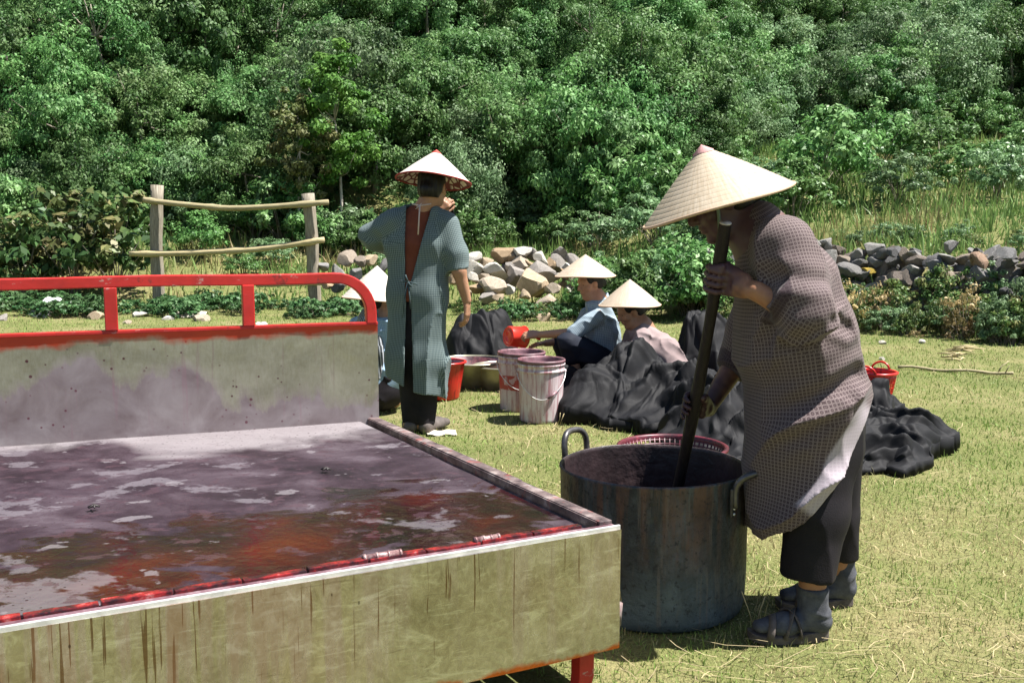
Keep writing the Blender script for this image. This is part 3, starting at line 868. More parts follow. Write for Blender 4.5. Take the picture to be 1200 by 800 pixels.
def m_potin():
    t = MT('dye_crusted_inside')
    o = t.co()
    c = t.ramp(t.noise(7, 6, 0.7, t.map(o, (1, 1, 0.6))), [(0.3, (0.008, 0.004, 0.005)), (0.55, (0.030, 0.017, 0.019)), (0.75, (0.11, 0.07, 0.07))])
    return t.out(c, 0.5, normal=t.bump(t.noise(40, 4), 0.4, 0.01))
M_POT = m_pot(); M_POTIN = m_potin()
def m_iron():
    t = MT('dark_iron')
    return t.out(t.ramp(t.noise(20, 5, 0.7), [(0.3, (0.045, 0.043, 0.045)), (0.7, (0.16, 0.15, 0.145))]), 0.38, 0.7)
M_IRON = m_iron()
POT_R, POT_H = 0.292, 0.449
POT_C = np.array([P(766, 547, 3.095)[0], 3.095, 0.0])
def build_pot():
    root = thing('cooking_pot', 'large soot blackened metal dye pot beside the platform corner', 'pot', POT_C)
    wob = lambda a, r, z: 0.0028 * math.sin(2 * a + 1) + 0.002 * math.sin(5 * a + 9 * z) * (r > 0.1)
    R = POT_R
    m = MB(); m.lathe([(0.001, 0.006), (R - 0.04, 0.004), (R - 0.022, 0.004), (R - 0.006, 0.016), (R - 0.001, 0.04), (R + 0.001, 0.13), (R - 0.001, 0.22), (R, 0.33), (R + 0.001, POT_H - 0.008), (R + 0.004, POT_H - 0.003), (R + 0.003, POT_H + 0.002), (R - 0.002, POT_H + 0.003)], POT_C, 96, wob=wob)
    m.build('wall', M_POT, root)
    m = MB(); m.lathe([(R - 0.002, POT_H + 0.003), (R - 0.005, POT_H), (R - 0.006, POT_H - 0.01), (R - 0.007, 0.1), (R - 0.012, 0.02), (0.001, 0.012)], POT_C, 96, wob=wob)
    m.build('inner_wall', M_POTIN, root)
    for az, up in ((math.radians(140), 0.062), (math.radians(-36), 0.035)):
        ca, sa = math.cos(az), math.sin(az); rad = np.array([ca, sa, 0]); tan = np.array([-sa, ca, 0]); zz = np.array([0, 0, 1.0])
        c = POT_C + rad * (R + 0.005)
        wd = 0.062; pts = []
        lo = POT_H - 0.075 if up < 0.05 else POT_H - 0.06
        out_ = 0.055 if up < 0.05 else 0.012
        prof = [(-wd, 0.008, lo), (-wd, 0.008, POT_H - 0.015), (-wd * 0.98, out_ * 0.5 + 0.006, POT_H + up * 0.55), (-wd * 0.72, out_ + 0.006, POT_H + up * 0.95), (-wd * 0.3, out_ + 0.012, POT_H + up * 1.08)]
        prof = prof + [(-a, b, z) for a, b, z in prof[::-1]]
        P0 = [c + tan * a + rad * b + zz * (z) for a, b, z in prof]
        # smooth the bends
        Q = []
        for i in range(len(P0) - 1):
            for f in (0, 0.34, 0.67):
                p0, p1, p2, p3 = P0[max(i - 1, 0)], P0[i], P0[i + 1], P0[min(i + 2, len(P0) - 1)]
                Q.append(0.5 * ((2 * p1) + (p2 - p0) * f + (2 * p0 - 5 * p1 + 4 * p2 - p3) * f * f + (3 * p1 - p0 - 3 * p2 + p3) * f ** 3))
        Q.append(P0[-1])
        m = MB(); m.tube(Q, 0.0105, 12)
        h = m.build('handle', M_IRON, root)
        for sg in (-1, 1):
            q = c + tan * (sg * wd)
            s = MB(); W = 0.013; D = 0.004
            v = [q - tan * W + rad * -0.004, q + tan * W + rad * -0.004, q + tan * W + rad * D, q - tan * W + rad * D]
            s.hexa([(p[0], p[1], lo - 0.03) for p in v] + [(p[0], p[1], POT_H - 0.018) for p in v]); s.build('strap', M_IRON, h, False, 0.0015)
            for k in range(4):
                zc = lo - 0.02 + k * 0.017
                b = MB(); b.lathe([(0.0001, 0.004), (0.003, 0.0035), (0.0046, 0.0015), (0.005, 0.0)], (*(q + rad * D)[:2], zc), 10, rot_from(rad, (0, 0, 1))); b.build('rivet', M_EDGE, h)
    m = MB(); m.lathe([(0.001, 0.13), (R - 0.0075, 0.13)], POT_C, 64)
    t = MT('dye_liquid'); mt = t.out((0.03, 0.006, 0.012), 0.08, normal=t.bump(t.noise(12, 2), 0.15, 0.01))
    tag(m.build('dye_liquid', mt), 'dark red brown dye liquid inside the big black pot', 'liquid')
build_pot()

# stirring pole, standing in the pot and held by the stooping woman
POLE_T = P(850, 262, 2.775); _pb = P(797, 562, 3.05)
POLE_D = (_pb - POLE_T) / np.linalg.norm(_pb - POLE_T)
POLE_B = POLE_T + POLE_D * ((0.03 - POLE_T[2]) / POLE_D[2])
def m_pole():
    t = MT('dark_wet_pole')
    n = t.noise(4, 5, 0.7, t.map(t.co(), (26, 26, 1.6)))
    c = t.ramp(n, [(0.3, (0.006, 0.004, 0.004)), (0.6, (0.017, 0.011, 0.010)), (0.8, (0.045, 0.03, 0.026))])
    return t.out(c, 0.5, spec=0.3, normal=t.bump(n, 0.5, 0.01))
M_POLE = m_pole()
def build_pole():
    L = np.linalg.norm(POLE_B - POLE_T); pts = []; rad = []
    for k in range(25):
        f = k / 24
        pts.append(POLE_T + (POLE_B - POLE_T) * f + np.array([0.006 * math.sin(f * 5), 0, 0.0])); rad.append(0.0172 + 0.0016 * math.sin(f * 17) + 0.0022 * f)
    m = MB(); m.tube(pts, rad, 14, cap=False); o = m.build('stirring_pole', M_POLE)
    e = MB(); n = 14
    tag(o, 'long dark wooden pole leaning in the big pot', 'pole')
    e.add([POLE_T - POLE_D * 0.002 + 0 * POLE_T], [])
    top = MB(); top.tube([POLE_T, POLE_T - POLE_D * 0.004], [0.0172, 0.0168], 14); t = MT('cut_wood'); top.build('cut_end', t.out(t.ramp(t.noise(60, 3), [(0.3, (0.30, 0.26, 0.24)), (0.7, (0.62, 0.57, 0.53))]), 0.7), o)
build_pole()

# ------------------------------------------------------------------ buckets and basins
def m_dyed(name, white=(0.74, 0.70, 0.69), dye=(0.30, 0.065, 0.085), amt=0.5, band=None):
    t = MT(name)
    o = t.co()
    run = t.noise(9, 4, 0.65, t.map(o, (4.2, 4.2, 0.32)), 0.2)
    c = t.mix(t.ramp(run, [(amt, 0.0), (amt + 0.16, 0.9)]), white, dye)
    c = t.mix(t.ramp(t.noise(5, 4, 0.6, o, 0.5), [(0.35, 0.55), (0.6, 0.0)]), c, (0.50, 0.30, 0.33))
    z = t.sep(o)[2]
    if band:
        e = t.math('ADD', z, t.math('MULTIPLY', t.math('SUBTRACT', t.noise(11, 3), 0.5), 0.025))
        f = t.math('MULTIPLY', t.ramp(e, [(band[0], 0.0), (band[0] + 0.004, 1.0)]), t.ramp(e, [(band[1], 1.0), (band[1] + 0.004, 0.0)]))
        f = t.math('MULTIPLY', f, t.ramp(t.noise(26, 2, 0.5, t.map(o, (1, 1, 0.6))), [(0.55, 1.0), (0.6, 0.25)]))
        c = t.mix(f, c, band[2])
    d = t.voro(60, t.map(o, (1, 1, 0.5))); c = t.mix(t.ramp(d, [(0.08, 0.8), (0.13, 0.0)]), c, (0.2, 0.04, 0.06))
    return t.out(c, 0.42, normal=t.bump(run, 0.15, 0.005))
M_RIMDYE = m_dyed('dye_dark_rim', (0.11, 0.036, 0.042), (0.022, 0.005, 0.008), 0.40)
M_INDYE = m_dyed('bucket_inside', (0.085, 0.032, 0.04), (0.03, 0.008, 0.012), 0.45)
def m_redplastic(name, c0=(0.42, 0.012, 0.012), c1=(0.66, 0.035, 0.022)):
    t = MT(name)
    c = t.ramp(t.noise(6, 4, 0.6), [(0.3, c0), (0.7, c1)])
    run = t.noise(9, 4, 0.65, t.map(t.co(), (5, 5, 0.35)), 0.2)
    c = t.mix(t.ramp(run, [(0.54, 0.0), (0.64, 0.7)]), c, (0.13, 0.008, 0.014))
    return t.out(c, 0.3, spec=0.5)
M_REDPL = m_redplastic('stained_red_plastic')
def paint_bucket(u, vb, y, label, mat, seed):
    c = np.array([P(u, vb, y)[0], y, 0.0]); r = PX(57, y) / 2 * 0.98; H = 0.385
    root = thing('paint_bucket', label, 'bucket', c, 'dye stained paint buckets')
    m = MB(); m.lathe([(0.001, 0.012), (r * 0.86, 0.010), (r * 0.875, 0.0), (r * 0.90, 0.004), (r * 0.905, 0.02), (r * 0.96, H * 0.78), (r * 0.965, H * 0.80)], c, 64); m.build('wall', mat, root)
    m = MB(); m.lathe([(r * 0.965, H * 0.80), (r * 1.01, H * 0.805), (r * 1.015, H * 0.835), (r * 0.975, H * 0.845), (r * 0.98, H * 0.90), (r * 1.015, H * 0.905), (r * 1.02, H * 0.93), (r * 0.985, H * 0.94)], c, 64); m.build('collar', mat, root)
    m = MB(); m.lathe([(r * 0.985, H * 0.94), (r * 1.02, H * 0.95), (r * 1.03, H * 0.985), (r * 1.0, H), (r * 0.965, H * 0.985), (r * 0.95, H * 0.95)], c, 64); m.build('rim', M_RIMDYE, root)
    m = MB(); m.lathe([(r * 0.952, H * 0.955), (r * 0.87, 0.25), (0.001, 0.25)], c, 48); m.build('inside', M_INDYE, root)
    # wire bail hanging down the front
    e0 = c + np.array([-r * 1.03, 0, H * 0.80]); e1 = c + np.array([r * 1.03, 0.0, H * 0.80]); pts = []
    for k in range(25):
        f = k / 24; a = math.pi * f
        p = c + np.array([-math.cos(a) * r * 1.03, -math.sin(a) * r * 1.05, H * 0.80 - math.sin(a) * 0.145 + 0.012 * math.sin(a * 3)])
        pts.append(p)
    m = MB(); m.tube(pts, 0.0026, 6); b = m.build('bail', M_EDGE, root)
    if seed:
        g = MB(); p = pts[14]; q = pts[17]; g.tube([p, q], 0.008, 8); g.build('grip', M_INDYE, b)
    for p in (e0, e1):
        m = MB(); m.lathe([(0.0001, 0.012), (0.012, 0.010), (0.016, 0.0)], p - np.array([math.copysign(0.006, p[0] - c[0]), 0, 0]), 12, rot_from((math.copysign(1, p[0] - c[0]), 0, 0), (0, 0, 1))); m.build('ear', mat, root)
paint_bucket(634, 495, 6.12, 'front white paint bucket streaked with pink dye drips', m_dyed('white_bucket', (0.60, 0.56, 0.55), (0.27, 0.085, 0.10), amt=0.44), 1)
paint_bucket(611, 475, 6.50, 'rear dye splashed paint bucket with a red band, behind the white one', m_dyed('banded_bucket', (0.62, 0.52, 0.53), (0.26, 0.05, 0.07), 0.45, (0.14, 0.235, (0.36, 0.035, 0.035))), 0)

def tub(name, label, cat, c, r0, r1, H, mat, lip=0.012, inside=None, group=None, th=0.004):
    c = np.asarray(c, float); root = thing(name, label, cat, c, group)
    m = MB(); m.lathe([(0.001, 0.003), (r0 * 0.96, 0.0), (r0, 0.01), (r0 + (r1 - r0) * 0.5, H * 0.5), (r1, H - 0.012), (r1 + 0.002, H - 0.01)], c, 56); m.build('wall', mat, root)
    m = MB(); m.lathe([(r1, H - 0.014), (r1 + lip, H - 0.014), (r1 + lip + 0.002, H - 0.006), (r1 + lip, H), (r1 - th, H + 0.001), (r1 - th, H - 0.014)], c, 56); m.build('rim', mat, root)
    m = MB(); m.lathe([(r1 - th, H - 0.01), (r0 - th, 0.014), (0.001, 0.012)], c, 56); m.build('inside', inside or mat, root)
    return root
p = G(519, 470); y = p[1] + 0.14
tub('red_tub', 'red plastic tub streaked with dark dye beside the standing woman', 'tub', (P(519, 450, y)[0], y, 0), 0.115, 0.155, 0.262, M_REDPL, 0.012, M_INDYE)
def m_brass():
    t = MT('tarnished_basin'); c = t.ramp(t.noise(8, 4), [(0.3, (0.24, 0.22, 0.14)), (0.7, (0.42, 0.395, 0.29))]); return t.out(c, 0.35, 0.55)
M_BRASS = m_brass()
p = G(590, 452); y = 7.35
tub('metal_basin', 'olive metal basin standing behind the paint buckets', 'basin', (P(588, 440, y)[0], y, 0), 0.15, 0.205, 0.175, M_BRASS, 0.014, M_INDYE)
y = 7.45
tub('wash_basin', 'wide shallow basin with a stained rim under the black cloth', 'basin', (P(552, 425, y)[0], y, 0), 0.16, 0.27, 0.20, M_BRASS, 0.016, M_RIMDYE)
# upturned red dipper in the hand of the sitting woman
DIP_B, DIP_D = P(595, 394, 7.2), np.array([0.80, 0.50, -0.10]); DIP_D = DIP_D / np.linalg.norm(DIP_D)
def build_dipper():
    root = thing('dipper', 'bright red plastic dipper held out over the rear bucket', 'dipper', DIP_B)
    R = rot_from(DIP_D, (0, 0, 1)); r = 0.078; L = 0.135
    t = MT('bright_red_plastic'); mt = t.out(t.ramp(t.noise(9, 3), [(0.3, (0.60, 0.02, 0.012)), (0.7, (0.80, 0.045, 0.02))]), 0.28)
    m = MB(); m.lathe([(0.001, 0.006), (r * 0.45, 0.006), (r * 0.5, 0.002), (r * 0.62, 0.002), (r * 0.66, 0.008), (r * 0.8, 0.006), (r * 0.88, 0.0), (r * 0.95, 0.008), (r, L), (r + 0.006, L), (r + 0.006, L + 0.006), (r - 0.003, L + 0.006), (r * 0.9, 0.02), (0.001, 0.014)], DIP_B, 40, R)
    m.build('cup', mt, root)
    q = DIP_B + DIP_D * L + R @ np.array([r * 0.2, -r, 0]) * 0.6
    m = MB(); m.tube([DIP_B + DIP_D * (L - 0.01) + np.array([0.05, -0.02, 0.0]), DIP_B + DIP_D * L + np.array([0.09, -0.03, 0.005]), P(632, 397, 7.16)], [0.012, 0.011, 0.012], 10); m.build('handle', mt, root)
build_dipper()

def m_colander():
    t = MT('dyed_colander'); c = t.ramp(t.noise(12, 4, 0.7), [(0.35, (0.03, 0.006, 0.010)), (0.6, (0.12, 0.014, 0.024)), (0.75, (0.30, 0.035, 0.045))]); return t.out(c, 0.4)
M_COL = m_colander()
def lattice_basket(name, label, cat, c, r0, r1, H, mat, nrib, rings, handles=(), gmat=None):
    """basket with an open lattice wall: rim, floor, ribs, hoops"""
    c = np.asarray(c, float); root = thing(name, label, cat, c)
    rr = lambda z: r0 + (r1 - r0) * (z / H) ** 0.8
    m = MB(); m.lathe([(r1 - 0.006, H - 0.02), (r1 + 0.002, H - 0.022), (r1 + 0.012, H - 0.012), (r1 + 0.013, H), (r1 + 0.004, H + 0.005), (r1 - 0.007, H), (r1 - 0.006, H - 0.02)], c, 64); m.build('rim', gmat or mat, root)
    m = MB(); m.lathe([(0.001, 0.004), (r0, 0.004), (r0 + 0.006, 0.012), (r0 + 0.007, 0.03), (r0 + 0.002, 0.03), (r0 - 0.003, 0.012), (0.001, 0.010)], c, 48); m.build('floor', mat, root)
    m = MB()
    for k in range(nrib):
        a = 2 * math.pi * k / nrib; d = np.array([math.cos(a), math.sin(a), 0])
        m.tube([c + d * (rr(z) + 0.001) + [0, 0, z] for z in (0.025, H * 0.35, H * 0.7, H - 0.012)], 0.0042, 5)
    for k in range(rings):
        z = 0.03 + (H - 0.045) * (k + 0.6) / rings
        m.lathe([(rr(z) - 0.002, z - 0.003), (rr(z) + 0.003, z - 0.003), (rr(z) + 0.003, z + 0.003), (rr(z) - 0.002, z + 0.003), (rr(z) - 0.002, z - 0.003)], c, 64)
    m.build('lattice', mat, root)
    if handles:
        m = MB(); m.lathe([(rr(H * 0.62) + 0.001, H * 0.62), (rr(H * 0.8) + 0.002, H * 0.8), (r1 + 0.001, H - 0.02), (r1 - 0.003, H - 0.02), (rr(H * 0.8) - 0.002, H * 0.8), (rr(H * 0.62) - 0.003, H * 0.62), (rr(H * 0.62) + 0.001, H * 0.62)], c, 56); m.build('band', mat, root)
    for a in handles:
        pts = []
        for k in range(9):
            f = k / 8; b = a + (f - 0.5) * 0.85
            pts.append(c + np.array([math.cos(b), math.sin(b), 0]) * (r1 + 0.006) + [0, 0, H + 0.05 * math.sin(math.pi * f) ** 0.6])
        m = MB(); m.tube(pts, 0.008, 8); m.build('handle', mat, root)
    return root
lattice_basket('colander', 'dark red lattice colander on the grass behind the big pot', 'colander', (P(788, 520, 4.45)[0], 4.45, 0), 0.17, 0.24, 0.208, M_COL, 60, 9)
p = G(1030, 470)
lattice_basket('plastic_basket', 'red plastic basket with loop handles behind the stooping woman', 'basket', (P(1023, 450, p[1] + 0.1)[0], p[1] + 0.1, 0), 0.115, 0.152, 0.195, m_redplastic('red_basket'), 40, 4, (0.9, math.pi + 0.9))

# ------------------------------------------------------------------ stones, fence
def stone_mesh(seed, flat=0.75):
    r = np.random.default_rng(seed)
    import bmesh
    bm = bmesh.new(); bmesh.ops.create_icosphere(bm, subdivisions=3, radius=1.0)
    V = np.array([v.co[:] for v in bm.verts])
    # cut by random planes: angular field stone
    for k in range(12):
        n = rand_unit(r, 1)[0]; d = r.uniform(0.50, 0.78)
        s = V @ n; V = V - np.maximum(s - d, 0)[:, None] * n
    V *= 1 + 0.035 * fbm(V * 3.2 + seed, 3, seed)[:, None]
    V *= np.array([1.25, 0.95, flat]) * r.uniform(0.85, 1.15, 3)
    F = np.array([[v.index for v in f.verts] for f in bm.faces]); bm.free()
    me = mesh_data('stone', V, F, M_STONE)
    try: me.set_sharp_from_angle(angle=math.radians(16))
    except Exception: pass
    return me
STONES = [stone_mesh(500 + k, 0.62 + 0.12 * (k % 4)) for k in range(10)]
GREY = [(0.20, 0.195, 0.19), (0.27, 0.265, 0.26), (0.145, 0.143, 0.145), (0.34, 0.33, 0.31), (0.24, 0.20, 0.17), (0.30, 0.25, 0.20)]
TAN = [(0.52, 0.41, 0.28), (0.62, 0.58, 0.50), (0.44, 0.32, 0.20), (0.66, 0.63, 0.57), (0.36, 0.33, 0.30), (0.55, 0.46, 0.36)]
def put_stone(r, parent, u, v, y, w_, cols, k=None, dz=0.0):
    p = P(u, v, y); s = PX(w_, y) / 2 / 1.15
    k = int(r.integers(0, len(STONES))) if k is None else k
    loc = p - (wloc(parent) if parent is not None else 0)
    o = link('stone', STONES[k], parent, [float(c) for c in loc], (r.normal(0, 0.4), r.normal(0, 0.5), r.uniform(0, 6.28)), (s * r.uniform(0.85, 1.15), s * r.uniform(0.85, 1.15), s * r.uniform(0.85, 1.15)))
    c = np.array(cols[int(r.integers(0, len(cols)))]) * r.uniform(0.85, 1.15)
    o.color = (*c, 1)
    return o
def build_walls():
    r = np.random.default_rng(33)
    wy = lambda u: 13.9 - (u - 800) * 0.0072 if u > 800 else 13.9
    u0 = P(1090, 330, wy(1090))
    root = thing('dry_stone_wall', 'rough dry stone wall of grey field stones above the weeds', 'wall', (u0[0], u0[1], 0.3))
    cnt = 0
    u = 800.0
    while u < 1300:
        top = np.interp(u, [800, 900, 960, 1000, 1050, 1100, 1150, 1180, 1300], [298, 288, 281, 289, 292, 297, 291, 296, 292])
        v = top + 6 + r.normal(0, 4); col_ = 0
        while v < top + 70:
            w_ = r.uniform(15, 29)
            if not (800 <= u < 950 and v > 330):
                put_stone(r, root, u + r.normal(0, 6), v, wy(u) + r.normal(0, 0.08) - 0.07 * col_, w_ * 1.15, GREY); cnt += 1
                if r.random() < 0.6: put_stone(r, root, u + r.normal(0, 9), v + r.normal(2, 5), wy(u) + 0.22, w_, GREY)
            v += w_ * 0.50; col_ += 1
        u += r.uniform(8.5, 13)
    for (uu, vv, ww, c) in ((1151, 308, 30, (0.40, 0.27, 0.19)), (1018, 318, 17, (0.46, 0.33, 0.05)), (1113, 290, 26, (0.30, 0.29, 0.29)), (1180, 297, 26, (0.26, 0.26, 0.26)), (1099, 311, 28, (0.25, 0.25, 0.26))):
        o = put_stone(r, root, uu, vv, wy(uu) - 0.22, ww, GREY); o.color = (*c, 1)
        if ww == 17: o['label'] = 'stone with yellow lichen'
    # tumbled wall in the middle
    c0 = P(590, 340, 14.6)
    root = thing('tumbled_stone_wall', 'tumbled heap of white, tan and grey stones behind the black cloth', 'wall', (c0[0], c0[1], 0))
    big = [(556, 302, 24, 14.8, 3), (553, 315, 26, 14.6, 1), (570, 308, 20, 14.9, 0), (581, 317, 32, 14.5, 3), (591, 299, 32, 15.0, 2), (603, 303, 20, 14.9, 2), (612, 295, 26, 14.8, 3), (611, 309, 22, 14.7, 5), (624, 298, 18, 15.0, 4), (624, 311, 16, 14.7, 2),
           (634, 303, 24, 14.8, 1), (605, 322, 28, 14.5, 4), (633, 319, 34, 14.4, 4), (655, 298, 26, 15.2, 4), (652, 309, 26, 15.0, 4), (672, 306, 20, 15.2, 4), (623, 332, 44, 14.1, 0), (650, 338, 30, 13.9, 5), (578, 334, 38, 14.1, 5), (558, 338, 26, 14.2, 2), (570, 349, 24, 13.9, 4),
           (556, 326, 18, 14.3, 1), (585, 349, 18, 13.8, 0), (547, 346, 18, 14.0, 0), (598, 340, 18, 14.0, 1), (615, 345, 16, 13.8, 0), (640, 352, 26, 13.6, 5), (664, 320, 18, 14.8, 2), (645, 309, 16, 14.8, 2), (598, 312, 18, 14.7, 4), (568, 325, 16, 14.4, 5)]
    for (uu, vv, ww, yy, ci) in big:
        o = put_stone(r, root, uu, vv, yy, ww * 1.12, TAN); c = np.array(TAN[ci]) * r.uniform(0.9, 1.1); o.color = (*c, 1)
    for k in range(46):
        uu = r.uniform(545, 690); put_stone(r, root, uu, np.interp(uu, [545, 600, 640, 690], [318, 312, 314, 312]) + r.uniform(0, 30), 15.0 + r.normal(0, 0.15), r.uniform(14, 24), TAN[2:] + GREY[2:5])
    # stones by the fence post and behind the standing woman
    root2 = thing('stone_row', 'low row of grey and tan stones beside the right fence post', 'wall', (P(400, 320, 14.8)[0], 14.8, 0))
    for (uu, vv, ww, yy, cs) in ((378, 312, 26, 15.0, GREY), (407, 304, 30, 15.0, GREY), (424, 306, 22, 14.9, GREY), (434, 304, 22, 15.0, TAN), (396, 322, 24, 14.7, GREY), (416, 322, 22, 14.7, GREY), (450, 312, 24, 14.9, GREY), (470, 316, 26, 14.9, GREY), (490, 312, 26, 14.9, TAN), (510, 316, 26, 14.9, GREY), (530, 310, 24, 14.9, GREY),
                               (384, 335, 20, 14.4, TAN), (398, 336, 20, 14.4, GREY), (432, 330, 22, 14.5, TAN), (535, 325, 24, 14.6, TAN), (545, 300, 20, 15.1, GREY)):
        put_stone(r, root2, uu, vv, yy, ww, cs)
    # loose stones
    loose = [(380, 350, 30, 13.6, 0, 'big tan boulder at the foot of the right fence post'), (48, 347, 26, 13.3, 3, 'pale rounded stone in the weeds at the left end'), (3, 357, 20, 12.8, 4, 'brown stone at the left edge of the picture'),
             (110, 356, 24, 12.9, 0, 'flat tan stone left of the first red rail post'), (162, 351, 22, 13.2, 3, 'pale grey stone just right of the first red rail post'), (235, 360, 26, 12.6, 5, 'pinkish flat stone under the long white scrap'),
             (196, 356, 14, 12.8, 3, 'small white stone in the weeds between the rail posts'), (148, 365, 12, 12.3, 5, 'small tan stone on the turf right of the first rail post'), (376, 371, 12, 11.8, 5, 'small pink stone on the turf under the rail corner'),
             (1035, 400, 11, 10.1, 1, 'small cream stone in front of the weeds behind the red basket'), (1080, 399, 14, 10.2, 3, 'pale stone at the foot of the weeds right of the red basket'), (1033, 420, 9, 8.9, 1, 'tiny pale pebble on turf above the red basket'),
             (637, 366, 22, 12.6, 0, 'pinkish stone in the weeds left of the first sitting woman')]
    for (uu, vv, ww, yy, ci, lab) in loose:
        z = float(terrain(np.array([P(uu, vv, yy)[0]]), np.array([yy]))[0])
        yy2 = yy
        o = put_stone(r, None, uu, vv, yy2, ww, TAN); o.color = (*TAN[ci], 1)
        o.location.z = z + 0.25 * o.scale.z; o.rotation_euler.x *= 0.3; o.rotation_euler.y *= 0.3
        tag(o, lab, 'stone', 'loose stones on the turf')
build_walls()
def build_fence():
    fy = 14.9
    root = thing('wooden_fence', 'gap in a rustic fence of two grey posts and bamboo rails', 'fence', (P(272, 300, fy)[0], fy, 0))
    for (u, vt, w_, ub) in ((183, 217, 14, 184), (361, 227, 14, 371)):
        t = P(u, vt, fy); x = P(ub, 340, fy)[0]; z = float(terrain(np.array([x]), np.array([fy]))[0]); r_ = PX(w_, fy) / 2
        m = MB(); b = np.array([x, fy, z - 0.2])
        pts = [b + (t - b) * f + np.array([0.012 * math.sin(f * 7 + u), 0.01 * math.cos(f * 5), 0]) for f in np.linspace(0, 1, 9)]
        m.tube(pts, [r_ * (1.05 + 0.07 * math.sin(k * 2.3 + u)) for k in range(9)], 9)
        m.build('post', M_POST, root)
    for pts_, w_, mat, dy in (([(168, 234), (190, 237), (230, 241), (270, 244), (320, 242), (385, 237)], 6.5, M_BAMBOO_DRY, -0.12), ([(152, 297), (200, 297), (250, 295), (300, 292), (340, 287), (380, 281)], 7, M_BAMBOO, -0.12), ([(300, 334), (345, 333), (412, 331)], 4.5, M_BAMBOO, -0.1)):
        q = [P(u, v, fy + dy) for u, v in pts_]
        m = MB(); Q = []; R_ = []
        for i in range(len(q) - 1):
            for f in (0, 0.25, 0.5, 0.75):
                p0, p1, p2, p3 = q[max(i - 1, 0)], q[i], q[i + 1], q[min(i + 2, len(q) - 1)]
                Q.append(0.5 * ((2 * p1) + (p2 - p0) * f + (2 * p0 - 5 * p1 + 4 * p2 - p3) * f * f + (3 * p1 - p0 - 3 * p2 + p3) * f ** 3)); R_.append(PX(w_, fy) / 2 * (1.22 if (f == 0.5 and i % 2 == 0) else 0.97))
        Q.append(q[-1]); R_.append(PX(w_, fy) / 2)
        m.tube(Q, R_, 9); m.build('rail', mat, root)
build_fence()
# ------------------------------------------------------------------ organic surfaces: distance fields and surface nets
def smin(a, b, k):
    h = np.clip(0.5 + 0.5 * (b - a) / k, 0, 1)
    return b + (a - b) * h - k * h * (1 - h)
class Seg:
    """tapered capsule from a to b, cross-section stretched by fs along fn"""
    def __init__(s, a, b, ra, rb, fn=None, fs=1.0, fs2=None):
        s.a = np.asarray(a, float); s.b = np.asarray(b, float); s.ra = ra; s.rb = rb
        s.fn = None if fn is None else np.asarray(fn, float) / np.linalg.norm(fn); s.fs = fs; s.fs2 = fs if fs2 is None else fs2
    def __call__(s, p):
        ab = s.b - s.a; q = p - s.a
        t = np.clip(q @ ab / (ab @ ab + 1e-12), 0, 1); q = q - t[:, None] * ab
        if s.fn is not None:
            c = q @ s.fn; q = q + (c * (1 / (s.fs + (s.fs2 - s.fs) * t) - 1))[:, None] * s.fn
        return np.sqrt((q * q).sum(1)) - (s.ra + (s.rb - s.ra) * t)
    def frame(s):
        t = s.b - s.a; L = np.linalg.norm(t); t = t / L
        x = np.array([0, 1.0, 0]) if abs(t[1]) < 0.9 else np.array([1.0, 0, 0]); x = x - t * (x @ t); x /= np.linalg.norm(x)
        return t, x, np.cross(t, x), (s.ra + s.rb) / 2 * (1 + (s.fs - 1) / 2)
class Ell:
    def __init__(s, c, r, R=None): s.c = np.asarray(c, float); s.r = np.asarray(r, float); s.R = R
    def __call__(s, p):
        q = p - s.c
        if s.R is not None: q = q @ s.R
        k0 = np.sqrt(((q / s.r) ** 2).sum(1)); k1 = np.sqrt(((q / s.r ** 2) ** 2).sum(1))
        return k0 * (k0 - 1) / (k1 + 1e-9)
class Cut:
    """a limb cut off square at a point (sleeve ends)"""
    def __init__(s, seg, pt, d):
        s.s = seg; s.pt = np.asarray(pt, float); s.d = np.asarray(d, float) / np.linalg.norm(d)
    def __call__(s, p): return np.maximum(s.s(p), (p - s.pt) @ s.d)
def ball(q):
    if isinstance(q, Cut): q = q.s
    if isinstance(q, Seg): return (q.a + q.b) / 2, np.linalg.norm(q.b - q.a) / 2 + max(q.ra, q.rb) * max(1, q.fs, q.fs2)
    return q.c, q.r.max()
def union(prims, k):
    L = []
    for q in prims:
        kk = k
        if isinstance(q, tuple): q, kk = q
        L.append((q, kk, *ball(q)))
    def f(p):
        d = np.full(len(p), 9.0)
        for q, kk, c, R in L:
            v = p - c; near = np.sqrt((v * v).sum(1)) - R < d + kk
            if near.all(): d = smin(d, q(p), kk)
            elif near.any(): d[near] = smin(d[near], q(p[near]), kk)
        return d
    return f
